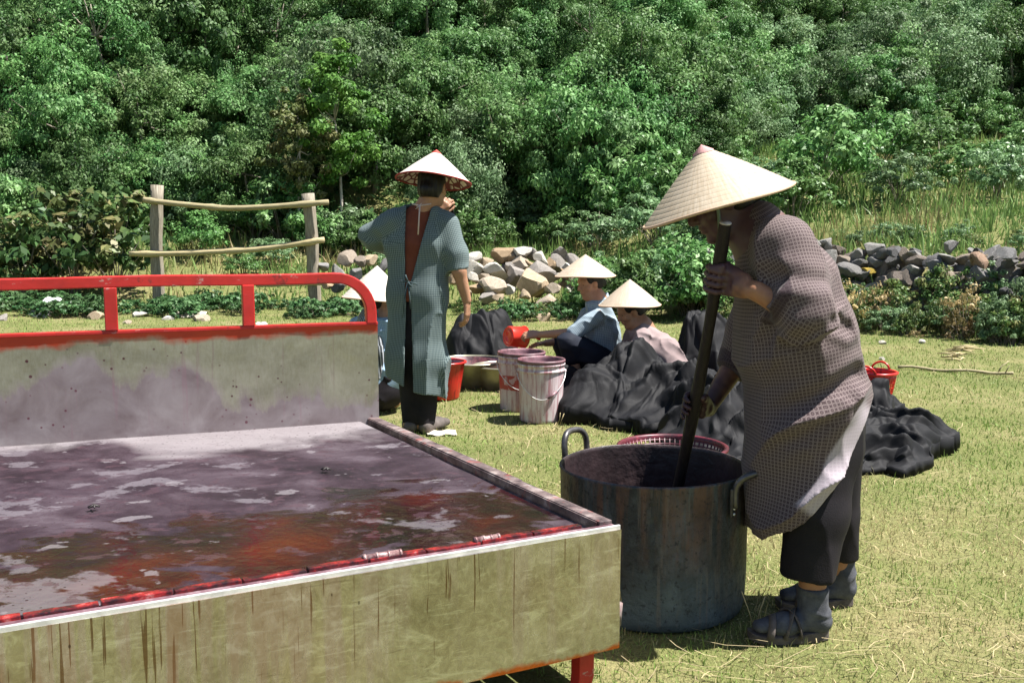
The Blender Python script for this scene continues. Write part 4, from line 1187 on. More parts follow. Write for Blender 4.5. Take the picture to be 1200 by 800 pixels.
def surfnet(f, lo, hi, h, margin=0.01):
    """mesh of f = 0 inside the box; only blocks near the surface are sampled"""
    lo = np.asarray(lo, float); B = 6
    nb = np.ceil((np.asarray(hi) - lo) / (h * B)).astype(int); n = nb * B + 1
    gi = np.stack(np.meshgrid(*[np.arange(k) for k in nb], indexing='ij'), -1).reshape(-1, 3)
    ctr = lo + (gi + 0.5) * B * h
    d = f(ctr)
    act = gi[np.abs(d) < B * h * 0.87 + margin]
    val = np.ones(n, np.float32)
    # coarse sign
    blk = np.ones(nb, np.float32); blk[gi[:, 0], gi[:, 1], gi[:, 2]] = np.where(d < 0, -1, 1)
    val[:nb[0] * B, :nb[1] * B, :nb[2] * B] = np.repeat(np.repeat(np.repeat(blk, B, 0), B, 1), B, 2)
    o = np.stack(np.meshgrid(*[np.arange(B + 1)] * 3, indexing='ij'), -1).reshape(-1, 3)
    idx = (act[:, None, :] * B + o[None]).reshape(-1, 3)
    flat = np.unique(np.ravel_multi_index(idx.T, n))
    ii = np.stack(np.unravel_index(flat, n), 1)
    vals = np.empty(len(flat), np.float32)
    for c in range(0, len(flat), 400000):
        vals[c:c + 400000] = f(lo + ii[c:c + 400000] * h)
    val.ravel()[flat] = vals
    s = val < 0
    m = n - 1
    acc = np.zeros((*m, 3), np.float32); cnt = np.zeros(m, np.float32)
    offs = [(x, y, z) for x in (0, 1) for y in (0, 1) for z in (0, 1)]
    def sl(o): return val[o[0]:o[0] + m[0], o[1]:o[1] + m[1], o[2]:o[2] + m[2]]
    for a in offs:
        for ax in range(3):
            if a[ax]: continue
            b = list(a); b[ax] = 1
            va, vb = sl(a), sl(b); x = (va < 0) != (vb < 0)
            t = np.where(x, va / np.where(x, va - vb, 1), 0)
            for q in range(3):
                acc[..., q] += np.where(x, a[q] + (t if q == ax else 0), 0)
            cnt += x
    has = cnt > 0
    ids = np.full(m, -1, np.int64); ids[has] = np.arange(has.sum())
    cell = np.stack(np.nonzero(has), 1)
    V = lo + (cell + acc[has] / cnt[has][:, None]) * h
    Fs = []
    for ax in range(3):
        u, v = (ax + 1) % 3, (ax + 2) % 3
        A = [slice(0, n[0]), slice(0, n[1]), slice(0, n[2])]; Bq = list(A)
        A[ax] = slice(0, n[ax] - 1); Bq[ax] = slice(1, n[ax])
        sa, sb = s[tuple(A)], s[tuple(Bq)]
        e = np.stack(np.nonzero(sa != sb), 1)
        ok = (e[:, u] > 0) & (e[:, v] > 0) & (e[:, u] < m[u]) & (e[:, v] < m[v]); e = e[ok]
        fl = sa[tuple(e.T)]
        def g(du, dv):
            c = e.copy(); c[:, u] -= du; c[:, v] -= dv; return ids[tuple(c.T)]
        q = np.stack([g(1, 1), g(0, 1), g(0, 0), g(1, 0)], 1)
        q[~fl] = q[~fl][:, ::-1]
        Fs.append(q)
    F = np.concatenate(Fs); F = F[(F >= 0).all(1)]
    return V, F
def relax(V, F, it=2, lam=0.5):
    for _ in range(it):
        A = np.zeros_like(V); c = np.zeros(len(V))
        for k in range(4):
            np.add.at(A, F[:, k], V[F[:, (k + 1) % 4]] + V[F[:, (k + 3) % 4]]); np.add.at(c, F[:, k], 2)
        V = V * (1 - lam) + lam * A / np.maximum(c, 1)[:, None]
    return V
def cloth_uv(V, F, segs, off=0.0):
    """per corner UV in metres, wrapped round the nearest limb axis"""
    C = V[F].mean(1)
    D = np.stack([s(C) for s in segs], 1); k = D.argmin(1)
    uv = np.zeros((len(F), 4, 2))
    for i, s in enumerate(segs):
        t, x, y, R = s.frame(); sel = k == i
        if not sel.any(): continue
        q = V[F[sel]] - s.a; ang = np.arctan2(q @ y, q @ x); c = C[sel] - s.a; a0 = np.arctan2(c @ y, c @ x)
        ang = a0[:, None] + (ang - a0[:, None] + np.pi) % (2 * np.pi) - np.pi
        uv[sel, :, 0] = ang * R; uv[sel, :, 1] = q @ t + i * 0.37
    return uv.reshape(-1, 2)
def tree_sdf(prims):
    L = [p[0] if isinstance(p, tuple) else p for p in prims]
    return [p.s if isinstance(p, Cut) else p for p in L]
def bounds(prims, pad=0.03):
    lo, hi = [], []
    for p in tree_sdf(prims):
        if isinstance(p, Seg):
            r = max(p.ra, p.rb) * max(1, p.fs, p.fs2); lo.append(np.minimum(p.a, p.b) - r); hi.append(np.maximum(p.a, p.b) + r)
        elif isinstance(p, Ell): lo.append(p.c - p.r.max()); hi.append(p.c + p.r.max())
    return np.min(lo, 0) - pad, np.max(hi, 0) + pad

# ------------------------------------------------------------------ skin, cloth, hats
def m_skin():
    t = MT('skin'); c = t.attr(); n = t.noise(60, 4, 0.6)
    c = t.mix(t.ramp(n, [(0.35, 0.35), (0.65, 0.0)]), c, t.mix(1.0, c, (0.72, 0.62, 0.58), 'MULTIPLY'))
    return t.out(c, 0.48, spec=0.4, sss=0.12, normal=t.bump(t.noise(170, 3, 0.6), 0.18, 0.003))
M_SKIN = m_skin()
def m_hair():
    t = MT('black_hair'); n = t.noise(90, 3, 0.6, t.map(t.co(), (1, 1, 0.25)))
    return t.out(t.ramp(n, [(0.3, (0.004, 0.0035, 0.0035)), (0.7, (0.014, 0.012, 0.011))]), 0.5, spec=0.3, normal=t.bump(n, 0.4, 0.004))
M_HAIR = m_hair()
M_EYE = (lambda t: t.out((0.015, 0.012, 0.01), 0.12))(MT('eye'))
def uvco(t): return t.n('UVMap').outputs[0]
def weave_bump(t, s=900):
    return t.noise(s, 2, 0.5)
def m_dots():
    """purple brown cotton printed with small pale rings; paler towards the reverse side (attribute col)"""
    t = MT('ring_print_cotton'); o = uvco(t)
    sc = 1 / 0.0150
    v = t.n('TexVoronoi', feature='F1'); v.inputs['Scale'].default_value = sc; v.inputs['Randomness'].default_value = 0.0
    mp = t.map(o, (1, 1, 1), rot=(0, 0, math.radians(45)))
    t.set(v.inputs['Vector'], mp); d = v.outputs['Distance']; v.voronoi_dimensions = '2D'
    ring = t.ramp(d, [(0.0, 0.55), (0.10, 0.5), (0.15, 0.0), (0.26, 0.0), (0.32, 1.0), (0.46, 1.0), (0.54, 0.0)])
    base = t.mix(t.noise(9, 4, 0.6), (0.044, 0.028, 0.029), (0.060, 0.039, 0.040))
    c = t.mix(t.math('MULTIPLY', ring, 0.62), base, (0.25, 0.20, 0.19))
    c = t.mix(t.ramp(t.noise(4, 4, 0.6), [(0.35, 0.22), (0.6, 0.0)]), c, (0.06, 0.035, 0.045))
    pale = t.mix(t.math('MULTIPLY', ring, 0.4), (0.34, 0.29, 0.32), (0.50, 0.44, 0.47))
    sp = t.n('SeparateColor'); t.set(sp.inputs[0], t.attr())
    c = t.mix(sp.outputs[0], c, pale)
    c = t.mix(sp.outputs[1], c, t.mix(0.25, (0.030, 0.017, 0.024), c))
    return t.out(c, 0.85, spec=0.2, sheen=0.08, normal=t.bump(t.noise(420, 2), 0.25, 0.002))
def m_check(name, a, b, sc=0.011, contrast=0.8, vert=False):
    t = MT(name); o = uvco(t)
    s = t.sep(o)
    def band(x, w_): return t.ramp(t.math('FRACT', t.math('MULTIPLY', x, 1 / sc)), [(0.0, 0.0), (0.12, 1.0), (w_, 1.0), (w_ + 0.12, 0.0)])
    f = band(s[0], 0.42)
    if not vert: f = t.math('MULTIPLY', t.math('ADD', f, band(s[1], 0.42)), 0.5)
    c = t.mix(t.math('MULTIPLY', f, contrast), a, b)
    c = t.mix(t.ramp(t.noise(5, 4, 0.6), [(0.35, 0.25), (0.65, 0.0)]), c, t.mix(1.0, c, (0.55, 0.55, 0.6), 'MULTIPLY'))
    return t.out(c, 0.85, spec=0.2, sheen=0.05, normal=t.bump(t.noise(300, 2), 0.25, 0.003))
def m_plain(name, a, b, rough=0.85, spec=0.2, sc=8, sheen=0.0):
    t = MT(name); n = t.noise(sc, 5, 0.65)
    c = t.ramp(n, [(0.3, a), (0.7, b)])
    return t.out(c, rough, spec=spec, sheen=sheen, normal=t.bump(t.noise(260, 2), 0.3, 0.003))
M_DOTS = m_dots()
M_CHECK = m_check('teal_check_cotton', (0.042, 0.066, 0.070), (0.25, 0.305, 0.295), 0.0105, 0.8)
M_BLUECHECK = m_check('blue_grey_check', (0.16, 0.22, 0.26), (0.40, 0.46, 0.50), 0.012, 0.8)
M_MAUVE = m_plain('mauve_cotton', (0.21, 0.155, 0.15), (0.29, 0.225, 0.22))
M_BLUE = m_check('light_blue_cotton', (0.20, 0.32, 0.46), (0.45, 0.58, 0.70), 0.009, 0.8)
M_STRIPE = m_check('striped_apron', (0.04, 0.045, 0.05), (0.42, 0.44, 0.46), 0.016, 0.95, True)
M_RUST = m_plain('rust_brown_cotton', (0.125, 0.034, 0.020), (0.175, 0.052, 0.030))
M_TROUSER = m_plain('black_trouser_cotton', (0.008, 0.007, 0.009), (0.018, 0.015, 0.018), 0.75, 0.18)
M_NAVY = m_plain('navy_trouser_cotton', (0.007, 0.009, 0.016), (0.016, 0.019, 0.030), 0.75, 0.18)
M_SOCK = m_plain('grey_blue_sock', (0.050, 0.052, 0.060), (0.115, 0.117, 0.128), 0.95, 0.1, 30)
M_SANDAL = m_plain('worn_sandal_rubber', (0.050, 0.041, 0.037), (0.135, 0.112, 0.10), 0.7, 0.3, 20)
M_TIE = m_plain('pale_tape', (0.42, 0.33, 0.30), (0.55, 0.45, 0.42))
def m_hat(name, a, b, flowers=False, rings=15):
    t = MT(name); o = uvco(t); s = t.sep(o)
    ringv = t.math('FRACT', t.math('MULTIPLY', s[1], float(rings)))
    ring = t.ramp(ringv, [(0.0, 1.0), (0.12, 0.0), (0.88, 0.0), (1.0, 1.0)])
    leafv = t.noise(1.0, 3, 0.6, t.map(o, (150, 4, 1)))
    c = t.mix(t.ramp(leafv, [(0.3, 0.0), (0.7, 1.0)]), a, b)
    c = t.mix(t.math('MULTIPLY', ring, 0.17), c, tuple(x * 0.6 for x in a))
    st = t.noise(7, 4, 0.6); c = t.mix(t.ramp(st, [(0.56, 0.0), (0.72, 0.55)]), c, tuple(x * 0.68 for x in a))
    st2 = t.noise(26, 4, 0.65); c = t.mix(t.ramp(st2, [(0.66, 0.0), (0.71, 0.6)]), c, (0.26, 0.17, 0.09))
    if flowers:
        v = t.voro(9, o); c = t.mix(t.ramp(t.noise(11, 3, 0.6), [(0.60, 0.0), (0.68, 0.5)]), c, (0.60, 0.30, 0.32))
        c = t.mix(t.ramp(t.noise(13, 3, 0.6, t.map(t.co(), loc=(4, 2, 1))), [(0.62, 0.0), (0.68, 0.4)]), c, (0.36, 0.45, 0.30))
    h = t.math('ADD', t.math('MULTIPLY', ring, -1.0), t.math('MULTIPLY', leafv, 0.6))
    return t.out(c, 0.55, spec=0.3, normal=t.bump(h, 0.22, 0.004), trans=0.08)
M_HAT = m_hat('palm_leaf_hat', (0.40, 0.315, 0.215), (0.53, 0.45, 0.345))
M_HATPALE = m_hat('pale_palm_hat', (0.45, 0.35, 0.25), (0.58, 0.485, 0.375))
M_HATWHITE = m_hat('white_palm_hat', (0.56, 0.49, 0.42), (0.66, 0.61, 0.55), True)
def m_lining():
    t = MT('hat_lattice_lining'); o = uvco(t)
    v = t.voro(1.0, t.map(o, (30, 7, 1)), 'DISTANCE_TO_EDGE', rnd=0.7)
    c = t.mix(t.ramp(v, [(0.10, 1.0), (0.17, 0.0)]), (0.72, 0.64, 0.56), (0.15, 0.03, 0.03))
    return t.out(c, 0.7)
M_LINING = m_lining()
M_BAMBOORIM = m_plain('bamboo_hoop', (0.42, 0.28, 0.18), (0.58, 0.42, 0.30))
M_REDRIM = m_plain('red_bound_rim', (0.22, 0.03, 0.03), (0.36, 0.06, 0.055))
M_PINK = m_plain('faded_pink_cap', (0.46, 0.24, 0.23), (0.60, 0.36, 0.34))
M_REDCAP = m_plain('red_cap', (0.36, 0.06, 0.05), (0.50, 0.10, 0.08))
M_HATIN = m_plain('hat_underside', (0.34, 0.25, 0.16), (0.46, 0.35, 0.24))
def build_hat(parent, apex, rim_c, R, mat, tipmat=None, rimmat=None, lining=None, ribs=15):
    """shallow palm-leaf cone from apex to the rim circle of radius R round rim_c"""
    apex = np.asarray(apex, float); rim_c = np.asarray(rim_c, float)
    ax = apex - rim_c; H = np.linalg.norm(ax); Q = rot_from(ax, (1, 0, 0))
    n, k = 96, ribs * 4
    V, UV = [], []
    def shell(off):
        vs = []
        for i in range(k + 1):
            f = i / k; f = max(f, 0.008)
            rr = R * f; z = H * (1 - f) - off
            z += 0.0007 * abs(math.sin(math.pi * f * ribs)) + H * 0.025 * math.sin(math.pi * f)
            for j in range(n):
                a = 2 * math.pi * j / n
                w_ = 0.003 * f * math.sin(3 * a + 1)
                vs.append(rim_c + Q @ np.array([rr * math.cos(a), rr * math.sin(a), z + w_]))
        return np.array(vs)
    def faces(flip):
        F = []; U = []
        for i in range(k):
            for j in range(n):
                q = [i * n + j, (i + 1) * n + j, (i + 1) * n + (j + 1) % n, i * n + (j + 1) % n]
                u = [(j / n, i / k), (j / n, (i + 1) / k), ((j + 1) / n, (i + 1) / k), ((j + 1) / n, i / k)]
                F.append(q[::-1] if flip else q); U += u[::-1] if flip else u
        return np.array(F), U
    F, U = faces(False)
    hat = obj('conical_hat', shell(0.0), F, mat, parent, uv=U)
    F, U = faces(True)
    obj('lining', shell(0.004), F, lining or M_HATIN, hat, uv=U)
    m = MB(); m.tube([rim_c + Q @ np.array([R * math.cos(a), R * math.sin(a), -0.002 + 0.003 * math.sin(3 * a + 1)]) for a in np.linspace(0, 2 * math.pi, 73)], 0.0045, 8, cap=False)
    m.build('hoop', rimmat or M_BAMBOORIM, hat)
    if tipmat:
        m = MB(); m.lathe([(0.0005, H + 0.004), (0.004, H + 0.001), (R * 0.135, H * 0.865 + 0.006), (R * 0.14, H * 0.855 + 0.004)], rim_c, 32, Q); m.build('tip_cap', tipmat, hat)
    return hat

# ------------------------------------------------------------------ heads and hands
def frame(fwd, up):
    f = np.asarray(fwd, float); f /= np.linalg.norm(f); u = np.asarray(up, float); u = u - f * (u @ f); u /= np.linalg.norm(u)
    return np.stack([np.cross(f, u), f, u], 1)         # columns: right, forward, up
def head_prims(c, Q, s=1.0):
    L = lambda x, y, z: c + Q @ (np.array([x, y, z]) * s)
    E = lambda p, r: Ell(L(*p), np.array(r) * s, Q)
    S = lambda a, b, r1, r2: Seg(L(*a), L(*b), r1 * s, r2 * s)
    pr = [(E((0, -0.012, 0.035), (0.073, 0.092, 0.082)), 0.02), (E((0, 0.022, -0.035), (0.060, 0.066, 0.080)), 0.03),
          (S((-0.03, 0.035, -0.085), (0.03, 0.035, -0.085), 0.026, 0.026), 0.025), (E((0, 0.066, -0.100), (0.022, 0.020, 0.017)), 0.016),
          (S((0, 0.082, 0.018), (0, 0.104, -0.026), 0.009, 0.013), 0.012), (S((-0.012, 0.092, -0.031), (0.012, 0.092, -0.031), 0.0085, 0.0085), 0.008),
          (E((0, 0.083, -0.056), (0.024, 0.011, 0.0062)), 0.006), (E((0, 0.081, -0.069), (0.022, 0.011, 0.0068)), 0.006),
          (S((-0.036, 0.068, 0.024), (0.036, 0.068, 0.024), 0.012, 0.012), 0.02), (E((-0.040, 0.055, -0.028), (0.024, 0.022, 0.02)), 0.02), (E((0.040, 0.055, -0.028), (0.024, 0.022, 0.02)), 0.02)]
    for sg in (-1, 1):
        pr.append((E((sg * 0.031, 0.066, 0.0), (0.0145, 0.013, 0.010)), 0.004))
        pr.append((Ell(L(sg * 0.072, -0.006, -0.008), np.array([0.008, 0.020, 0.031]) * s, Q), 0.008))
    return pr
SKIN1 = np.array([0.40, 0.215, 0.13]); SKIN2 = np.array([0.36, 0.175, 0.095]); DYED = np.array([0.075, 0.032, 0.034])
def head_extras(body, c, Q, s=1.0, bun=True, low=-0.055, hairc=None):
    """hair and the dark of the eyes"""
    L = lambda x, y, z: c + Q @ (np.array([x, y, z]) * s)
    pr = [Ell(L(0, -0.016, 0.037), np.array([0.081, 0.098, 0.088]) * s, Q), Ell(L(0, -0.045, -0.02), np.array([0.074, 0.066, 0.075]) * s, Q)]
    if bun: pr.append(Ell(L(0, -0.105, -0.03), np.array([0.040, 0.035, 0.042]) * s, Q))
    f = union(pr, 0.02)
    def g(p):
        q = (p - c) @ Q / s
        cut = np.maximum((q[:, 1] - 0.052) + np.maximum(0.0 - q[:, 2], 0) * 0.85, low - q[:, 2])
        return np.maximum(f(p) + 0.0025 * np.sin(q[:, 0] * 260 + q[:, 1] * 60), cut * s)
    lo, hi = bounds(pr); V, F = surfnet(g, lo, hi, 0.006); V = relax(V, F, 2)
    obj('hair', V, F, M_HAIR, body)
    for sg in (-1, 1):
        m = MB(); m.lathe([(0.0005, 0.0035), (0.004, 0.003), (0.0085, 0.0)], L(sg * 0.031, 0.0775, 0.0), 12, np.stack([Q[:, 0], Q[:, 2], Q[:, 1]], 1) @ np.diag([1, 0.5, 1])); m.build('eye', M_EYE, body)
def hand_grip(wrist, axis_pt, axis, side, palm_n, r_obj, s=1.0, thumb_up=True):
    """fist closed round a bar. axis: bar direction (index side first); side: away from the wrist across the bar;
    palm_n: from the bar towards the back of the hand"""
    axis = axis / np.linalg.norm(axis); palm_n = palm_n - axis * (palm_n @ axis); palm_n /= np.linalg.norm(palm_n)
    side = np.cross(axis, palm_n) * math.copysign(1, np.cross(axis, palm_n) @ side)
    pr = []
    R = r_obj + 0.0085 * s
    kn = []
    for i in range(4):
        o = axis_pt + axis * ((i - 1.5) * 0.0205 * s)
        rf = (0.0086, 0.0092, 0.0088, 0.0077)[i] * s; ln = (0.97, 1.06, 1.0, 0.86)[i]
        a0 = -0.75
        pts = []
        for a, q in ((a0, 1.18), (0.35, 1.12), (1.25, 1.02), (2.15 * ln, 0.98), (2.9 * ln, 0.98)):
            pts.append(o + (palm_n * math.cos(a) + side * math.sin(a)) * R * q)
        pts[0] = pts[0] + palm_n * 0.005
        kn.append(pts[0])
        for q in range(4):
            r1 = rf * (1.12, 1.05, 1.0, 0.92, 0.8)[q]; r2 = rf * (1.12, 1.05, 1.0, 0.92, 0.8)[q + 1]
            pr.append((Seg(pts[q], pts[q + 1], r1, r2), 0.0018))
    kc = sum(kn) / 4
    for i in range(4):
        pr.append((Seg(kn[i], wrist * 0.62 + kc * 0.38 + axis * ((i - 1.5) * 0.011 * s), 0.0125 * s, 0.0165 * s), 0.009))
    pr.append((Seg(wrist, wrist * 0.45 + kc * 0.55, 0.024 * s, 0.026 * s, palm_n, 0.72), 0.012))
    # thumb: from the wrist side of the palm, laid along the index side
    tb = wrist * 0.68 + kc * 0.32 - axis * 0.022 * s - palm_n * 0.012
    t1 = axis_pt - axis * 0.040 * s - side * (R * 0.85) + palm_n * 0.004
    t2 = axis_pt - axis * 0.043 * s + side * 0.004 + palm_n * (R * 0.95)
    t3 = axis_pt - axis * 0.036 * s + side * (R * 0.92) + palm_n * 0.006
    pr += [(Seg(tb, t1, 0.0155 * s, 0.0125 * s), 0.008), (Seg(t1, t2, 0.0115 * s, 0.0105 * s), 0.004), (Seg(t2, t3, 0.0105 * s, 0.0085 * s), 0.004)]
    return pr
def hand_open(wrist, d, palm_n, s=1.0, curl=0.5, thumb=1, spread=0.1):
    """relaxed hand: d towards the fingers, palm_n out of the back of the hand"""
    d = np.asarray(d, float) / np.linalg.norm(d); palm_n = np.asarray(palm_n, float); palm_n = palm_n - d * (palm_n @ d); palm_n /= np.linalg.norm(palm_n)
    x = np.cross(d, palm_n) * thumb
    pr = [(Seg(wrist, wrist + d * 0.035 * s, 0.024 * s, 0.027 * s, palm_n, 0.62), 0.01)]
    for i in range(4):
        off = (1.5 - i) * 0.0205 * s; ln = (0.95, 1.05, 0.98, 0.80)[i] * s
        k = wrist + d * 0.088 * s + x * off - d * 0.004 * abs(i - 1)
        pr.append((Seg(wrist + d * 0.03 * s + x * off * 0.55, k, 0.0145 * s, 0.0115 * s), 0.008))
        dd = d + x * off * spread * 10; p = k; ang = curl * 0.45
        for L, r1, r2 in ((0.040, 0.0100, 0.0090), (0.025, 0.0088, 0.0080), (0.021, 0.0080, 0.0068)):
            v = dd * math.cos(ang) - palm_n * math.sin(ang); q = p + v / np.linalg.norm(v) * L * ln
            pr.append((Seg(p, q, r1 * s, r2 * s), 0.0025)); p = q; ang += curl * 0.75 + 0.06 * i
    a = wrist + d * 0.022 * s + x * 0.022 * s; b = wrist + d * 0.058 * s + x * 0.048 * s - palm_n * 0.012; c = b + d * 0.030 * s + x * 0.006 * s - palm_n * 0.010; e = c + d * 0.022 * s - x * 0.003 - palm_n * 0.006
    pr += [(Seg(a, b, 0.0160 * s, 0.0125 * s), 0.008), (Seg(b, c, 0.0112 * s, 0.0098 * s), 0.003), (Seg(c, e, 0.0098 * s, 0.0078 * s), 0.003)]
    return pr
def body_mesh(root, prims, h, colf, k=0.02, mat=None):
    f = union(prims, k); lo, hi = bounds(prims)
    V, F = surfnet(f, lo, hi, h); V = relax(V, F, 1, 0.35)
    return obj('body', V, F, mat or M_SKIN, root, col=colf(V))
def garment(name, parent, prims, h, mat, k=0.04, disp=None, cut=None, shell=0.0, uvsegs=None, colf=None, smooth=1, inner=None):
    f0 = union(prims, k)
    def f(p):
        d = f0(p)
        if disp is not None:
            m = np.abs(d) < 0.055
            if m.any(): d[m] += np.clip(disp(p[m]), -0.03, 0.03)
        if shell:
            d = np.maximum(d, -np.maximum(d + shell, -1.0 if inner is None else inner(p)))
        if cut is not None: d = np.maximum(d, cut(p))
        return d
    lo, hi = bounds(prims, 0.06)
    V, F = surfnet(f, lo, hi, h, 0.05); V = relax(V, F, smooth, 0.4)
    uv = cloth_uv(V, F, uvsegs) if uvsegs else None
    return obj(name, V, F, mat, parent, uv=uv, col=None if colf is None else colf(V))
def folds(p, d, freq, stretch=5.0, seed=0, warp=0.35):
    """ridged cloth folds running along d"""
    d = np.asarray(d, float) / np.linalg.norm(d)
    q = p + warp / freq * np.stack([vnoise(p * freq * 0.45 + 7, seed + 3), vnoise(p * freq * 0.45 + 17, seed + 4), vnoise(p * freq * 0.45 + 27, seed + 5)], 1)
    c = q @ d; q = q - (c * (1 - 1 / stretch))[:, None] * d
    n = vnoise(q * freq, seed)
    return 1 - 2.2 * np.sqrt(np.abs(n) + 0.01)
# ------------------------------------------------------------------ people
def wavy(z, amp, fr): return amp * np.sin(z * fr)
def skin_col(base, var=0.08, seed=0, dyed=()):
    """dyed: (start point, axis, length): skin turns to dye-stained colour along the axis"""
    def f(V):
        c = np.tile(base, (len(V), 1)) * (1 + var * fbm(V * 22, 2, seed))[:, None]
        for a, d, L, col in dyed:
            t = sstep(0, 1, ((V - a) @ d) / L) * (np.linalg.norm(V - a, axis=1) < 0.34)
            t = np.clip(t + 0.25 * t * (1 - t) * 4 * vnoise(V * 70, 3), 0, 1)[:, None]
            c = c * (1 - t) + np.asarray(col) * t
        return c
    return f
def person(label, loc):
    return thing('person', label, 'person', loc)
def foot_prims(heel, toe, r0=0.036, r1=0.026, w_=1.15):
    d = toe - heel; n = np.cross(d, [0, 0, 1.0])
    return [(Seg(heel, heel + d * 0.62, r0, r0 * 0.92, n, 1.0, w_), 0.03), (Seg(heel + d * 0.55, toe, r0 * 0.9, r1 * 0.75, n, w_ * 1.1, w_ * 1.3), 0.03)]

def stooping_woman():
    Y = 2.92
    root = person('stooping woman in a purple brown ring print smock stirring the big pot with a pole', (P(950, 700, Y)[0], Y, 0))
    q = lambda u, v, y=Y: P(u, v, y)
    hc = q(842, 234); fwd = np.array([-0.895, -0.05, -0.446]); Q = frame(fwd, (-0.4, 0, 0.9)); hs = 0.95
    sh_n, el_n, wr_n = q(922, 292, 2.77), q(944, 372, 2.7), q(886, 341, 2.735)
    sh_f, el_f, wr_f = q(915, 300, 3.09), q(866, 420, 3.17), q(829, 478, 3.11)
    pole = lambda v: POLE_T + POLE_D * ((P(0, v, POLE_T[1])[2] - POLE_T[2]) / POLE_D[2])
    g1 = pole(327); g2 = pole(492)
    h1 = hand_grip(wr_n, g1, POLE_D, np.array([-1.0, 0, 0]), np.array([0.35, -0.93, 0.05]), 0.019, 1.0)
    h2 = hand_grip(wr_f, g2, POLE_D, np.array([-1.0, -0.2, 0]), np.array([0.45, 0.85, 0.15]), 0.020, 0.98)
    an_n, an_f = np.array([q(952, 695, 2.8)[0], 2.8, 0.095]), np.array([q(984, 690, 3.06)[0], 3.06, 0.095])
    prims = head_prims(hc, Q, hs) + [
        (Seg(hc + Q @ [0, -0.03, -0.05], q(893, 276), 0.050, 0.062), 0.03), (Seg(q(893, 280), q(935, 380), 0.09, 0.12, (0, 1, 0), 1.4), 0.05), (Seg(q(935, 380), q(955, 490), 0.12, 0.13, (0, 1, 0), 1.2), 0.05),
        (Seg(sh_n, el_n, 0.048, 0.038), 0.03), (Seg(el_n, wr_n, 0.040, 0.0265), 0.02), (Seg(sh_f, el_f, 0.048, 0.038), 0.03), (Seg(el_f, wr_f, 0.040, 0.0265), 0.02),
        (Seg(q(962, 500, 2.84), q(954, 600, 2.81), 0.085, 0.055), 0.04), (Seg(q(954, 600, 2.81), an_n + [0, 0, 0.02], 0.055, 0.036), 0.03),
        (Seg(q(968, 500, 3.02), q(974, 600, 3.04), 0.085, 0.055), 0.04), (Seg(q(974, 600, 3.04), an_f, 0.055, 0.036), 0.03),
        (Seg(an_n, np.array([q(957, 735, 2.8)[0], 2.8, 0.04]), 0.030, 0.027), 0.02), (Seg(an_f, np.array([q(986, 735, 3.06)[0], 3.06, 0.04]), 0.034, 0.030), 0.02)] + h1 + h2
    d1 = (g1 - wr_n); d1 /= np.linalg.norm(d1); d2 = (g2 - wr_f); d2 /= np.linalg.norm(d2)
    body = body_mesh(root, prims, 0.0040, skin_col(SKIN2, 0.1, 1, [(wr_n - d1 * 0.02, d1, 0.12, (0.085, 0.045, 0.05)), (wr_f - d2 * 0.10, d2, 0.12, (0.05, 0.022, 0.024))]), 0.02)
    head_extras(body, hc, Q, hs, True)
    # smock
    Am, Bm = q(1006, 468), q(890, 616); ab = Bm - Am; n = np.array([-ab[2], 0, ab[0]]); n /= np.linalg.norm(n)
    if n[0] < 0: n = -n
    def hemd(p):
        s = (p - Am) @ ab / (ab @ ab)
        return (p - Am) @ n - 0.036 * np.sin(np.pi * np.clip(s, 0, 1)) - 0.006 * np.sin(p[:, 1] * 30 + s * 9)
    zlow = q(890, 622)[2]
    cuff_d = (wr_n - el_n) / np.linalg.norm(wr_n - el_n); cuff_p = q(906, 353, 2.715)
    cuff_d2 = (wr_f - el_f) / np.linalg.norm(wr_f - el_f); cuff_p2 = el_f + cuff_d2 * 0.055
    torso = [Seg(q(892, 274), q(920, 335), 0.074, 0.138, (0, 1, 0), 1.6, 1.36), Seg(q(920, 335), q(932, 400), 0.138, 0.170, (0, 1, 0), 1.36, 1.18), Seg(q(932, 400), q(945, 482), 0.170, 0.172, (0, 1, 0), 1.18, 1.15), Seg(q(945, 482), q(932, 612), 0.172, 0.150, (0, 1, 0), 1.15, 1.38)]
    slv = [Seg(q(918, 290, 2.78), q(938, 352, 2.71), 0.088, 0.083), Seg(q(938, 352, 2.71), q(944, 372, 2.7), 0.083, 0.078), Seg(q(942, 373, 2.7), cuff_p + cuff_d * 0.02, 0.078, 0.056)]
    slf = [Seg(q(912, 300, 3.07), el_f, 0.085, 0.072), Seg(el_f, cuff_p2 + cuff_d2 * 0.02, 0.070, 0.055)]
    prims = [(Seg(q(882, 262), q(894, 284), 0.064, 0.080, (0, 1, 0), 1.1, 1.5), 0.04)] + [(t, 0.05) for t in torso] + [(s, 0.035) for s in slv[:2] + slf[:1]] + [(Cut(slv[2], cuff_p, cuff_d), 0.02), (Cut(slf[1], cuff_p2, cuff_d2), 0.02)]
    fd = np.array([-0.82, 0.05, -0.56])
    el = q(938, 372, 2.7)
    def disp(p):
        low = sstep(q(0, 400)[2], q(0, 480)[2], -(-p[:, 2])) if False else np.clip((q(0, 370)[2] - p[:, 2]) / 0.25, 0, 1)
        d = -0.017 * low * folds(p, fd, 6.5, 6, 11, 0.5)
        d = d - 0.0055 * folds(p, (0.25, 0.1, -1), 9, 4, 5, 0.5)
        e = np.exp(-((np.linalg.norm(p - el, axis=1) / 0.15) ** 2)) * (p[:, 1] < 2.8)
        d = d - 0.020 * e * folds(p, (0.75, 0.15, 0.55), 11, 4, 23, 0.6)
        sh = np.exp(-((np.linalg.norm(p - q(915, 300, 2.76), axis=1) / 0.13) ** 2))
        d = d - 0.016 * sh * folds(p, (0.25, -0.2, -0.95), 8, 5, 31, 0.5)
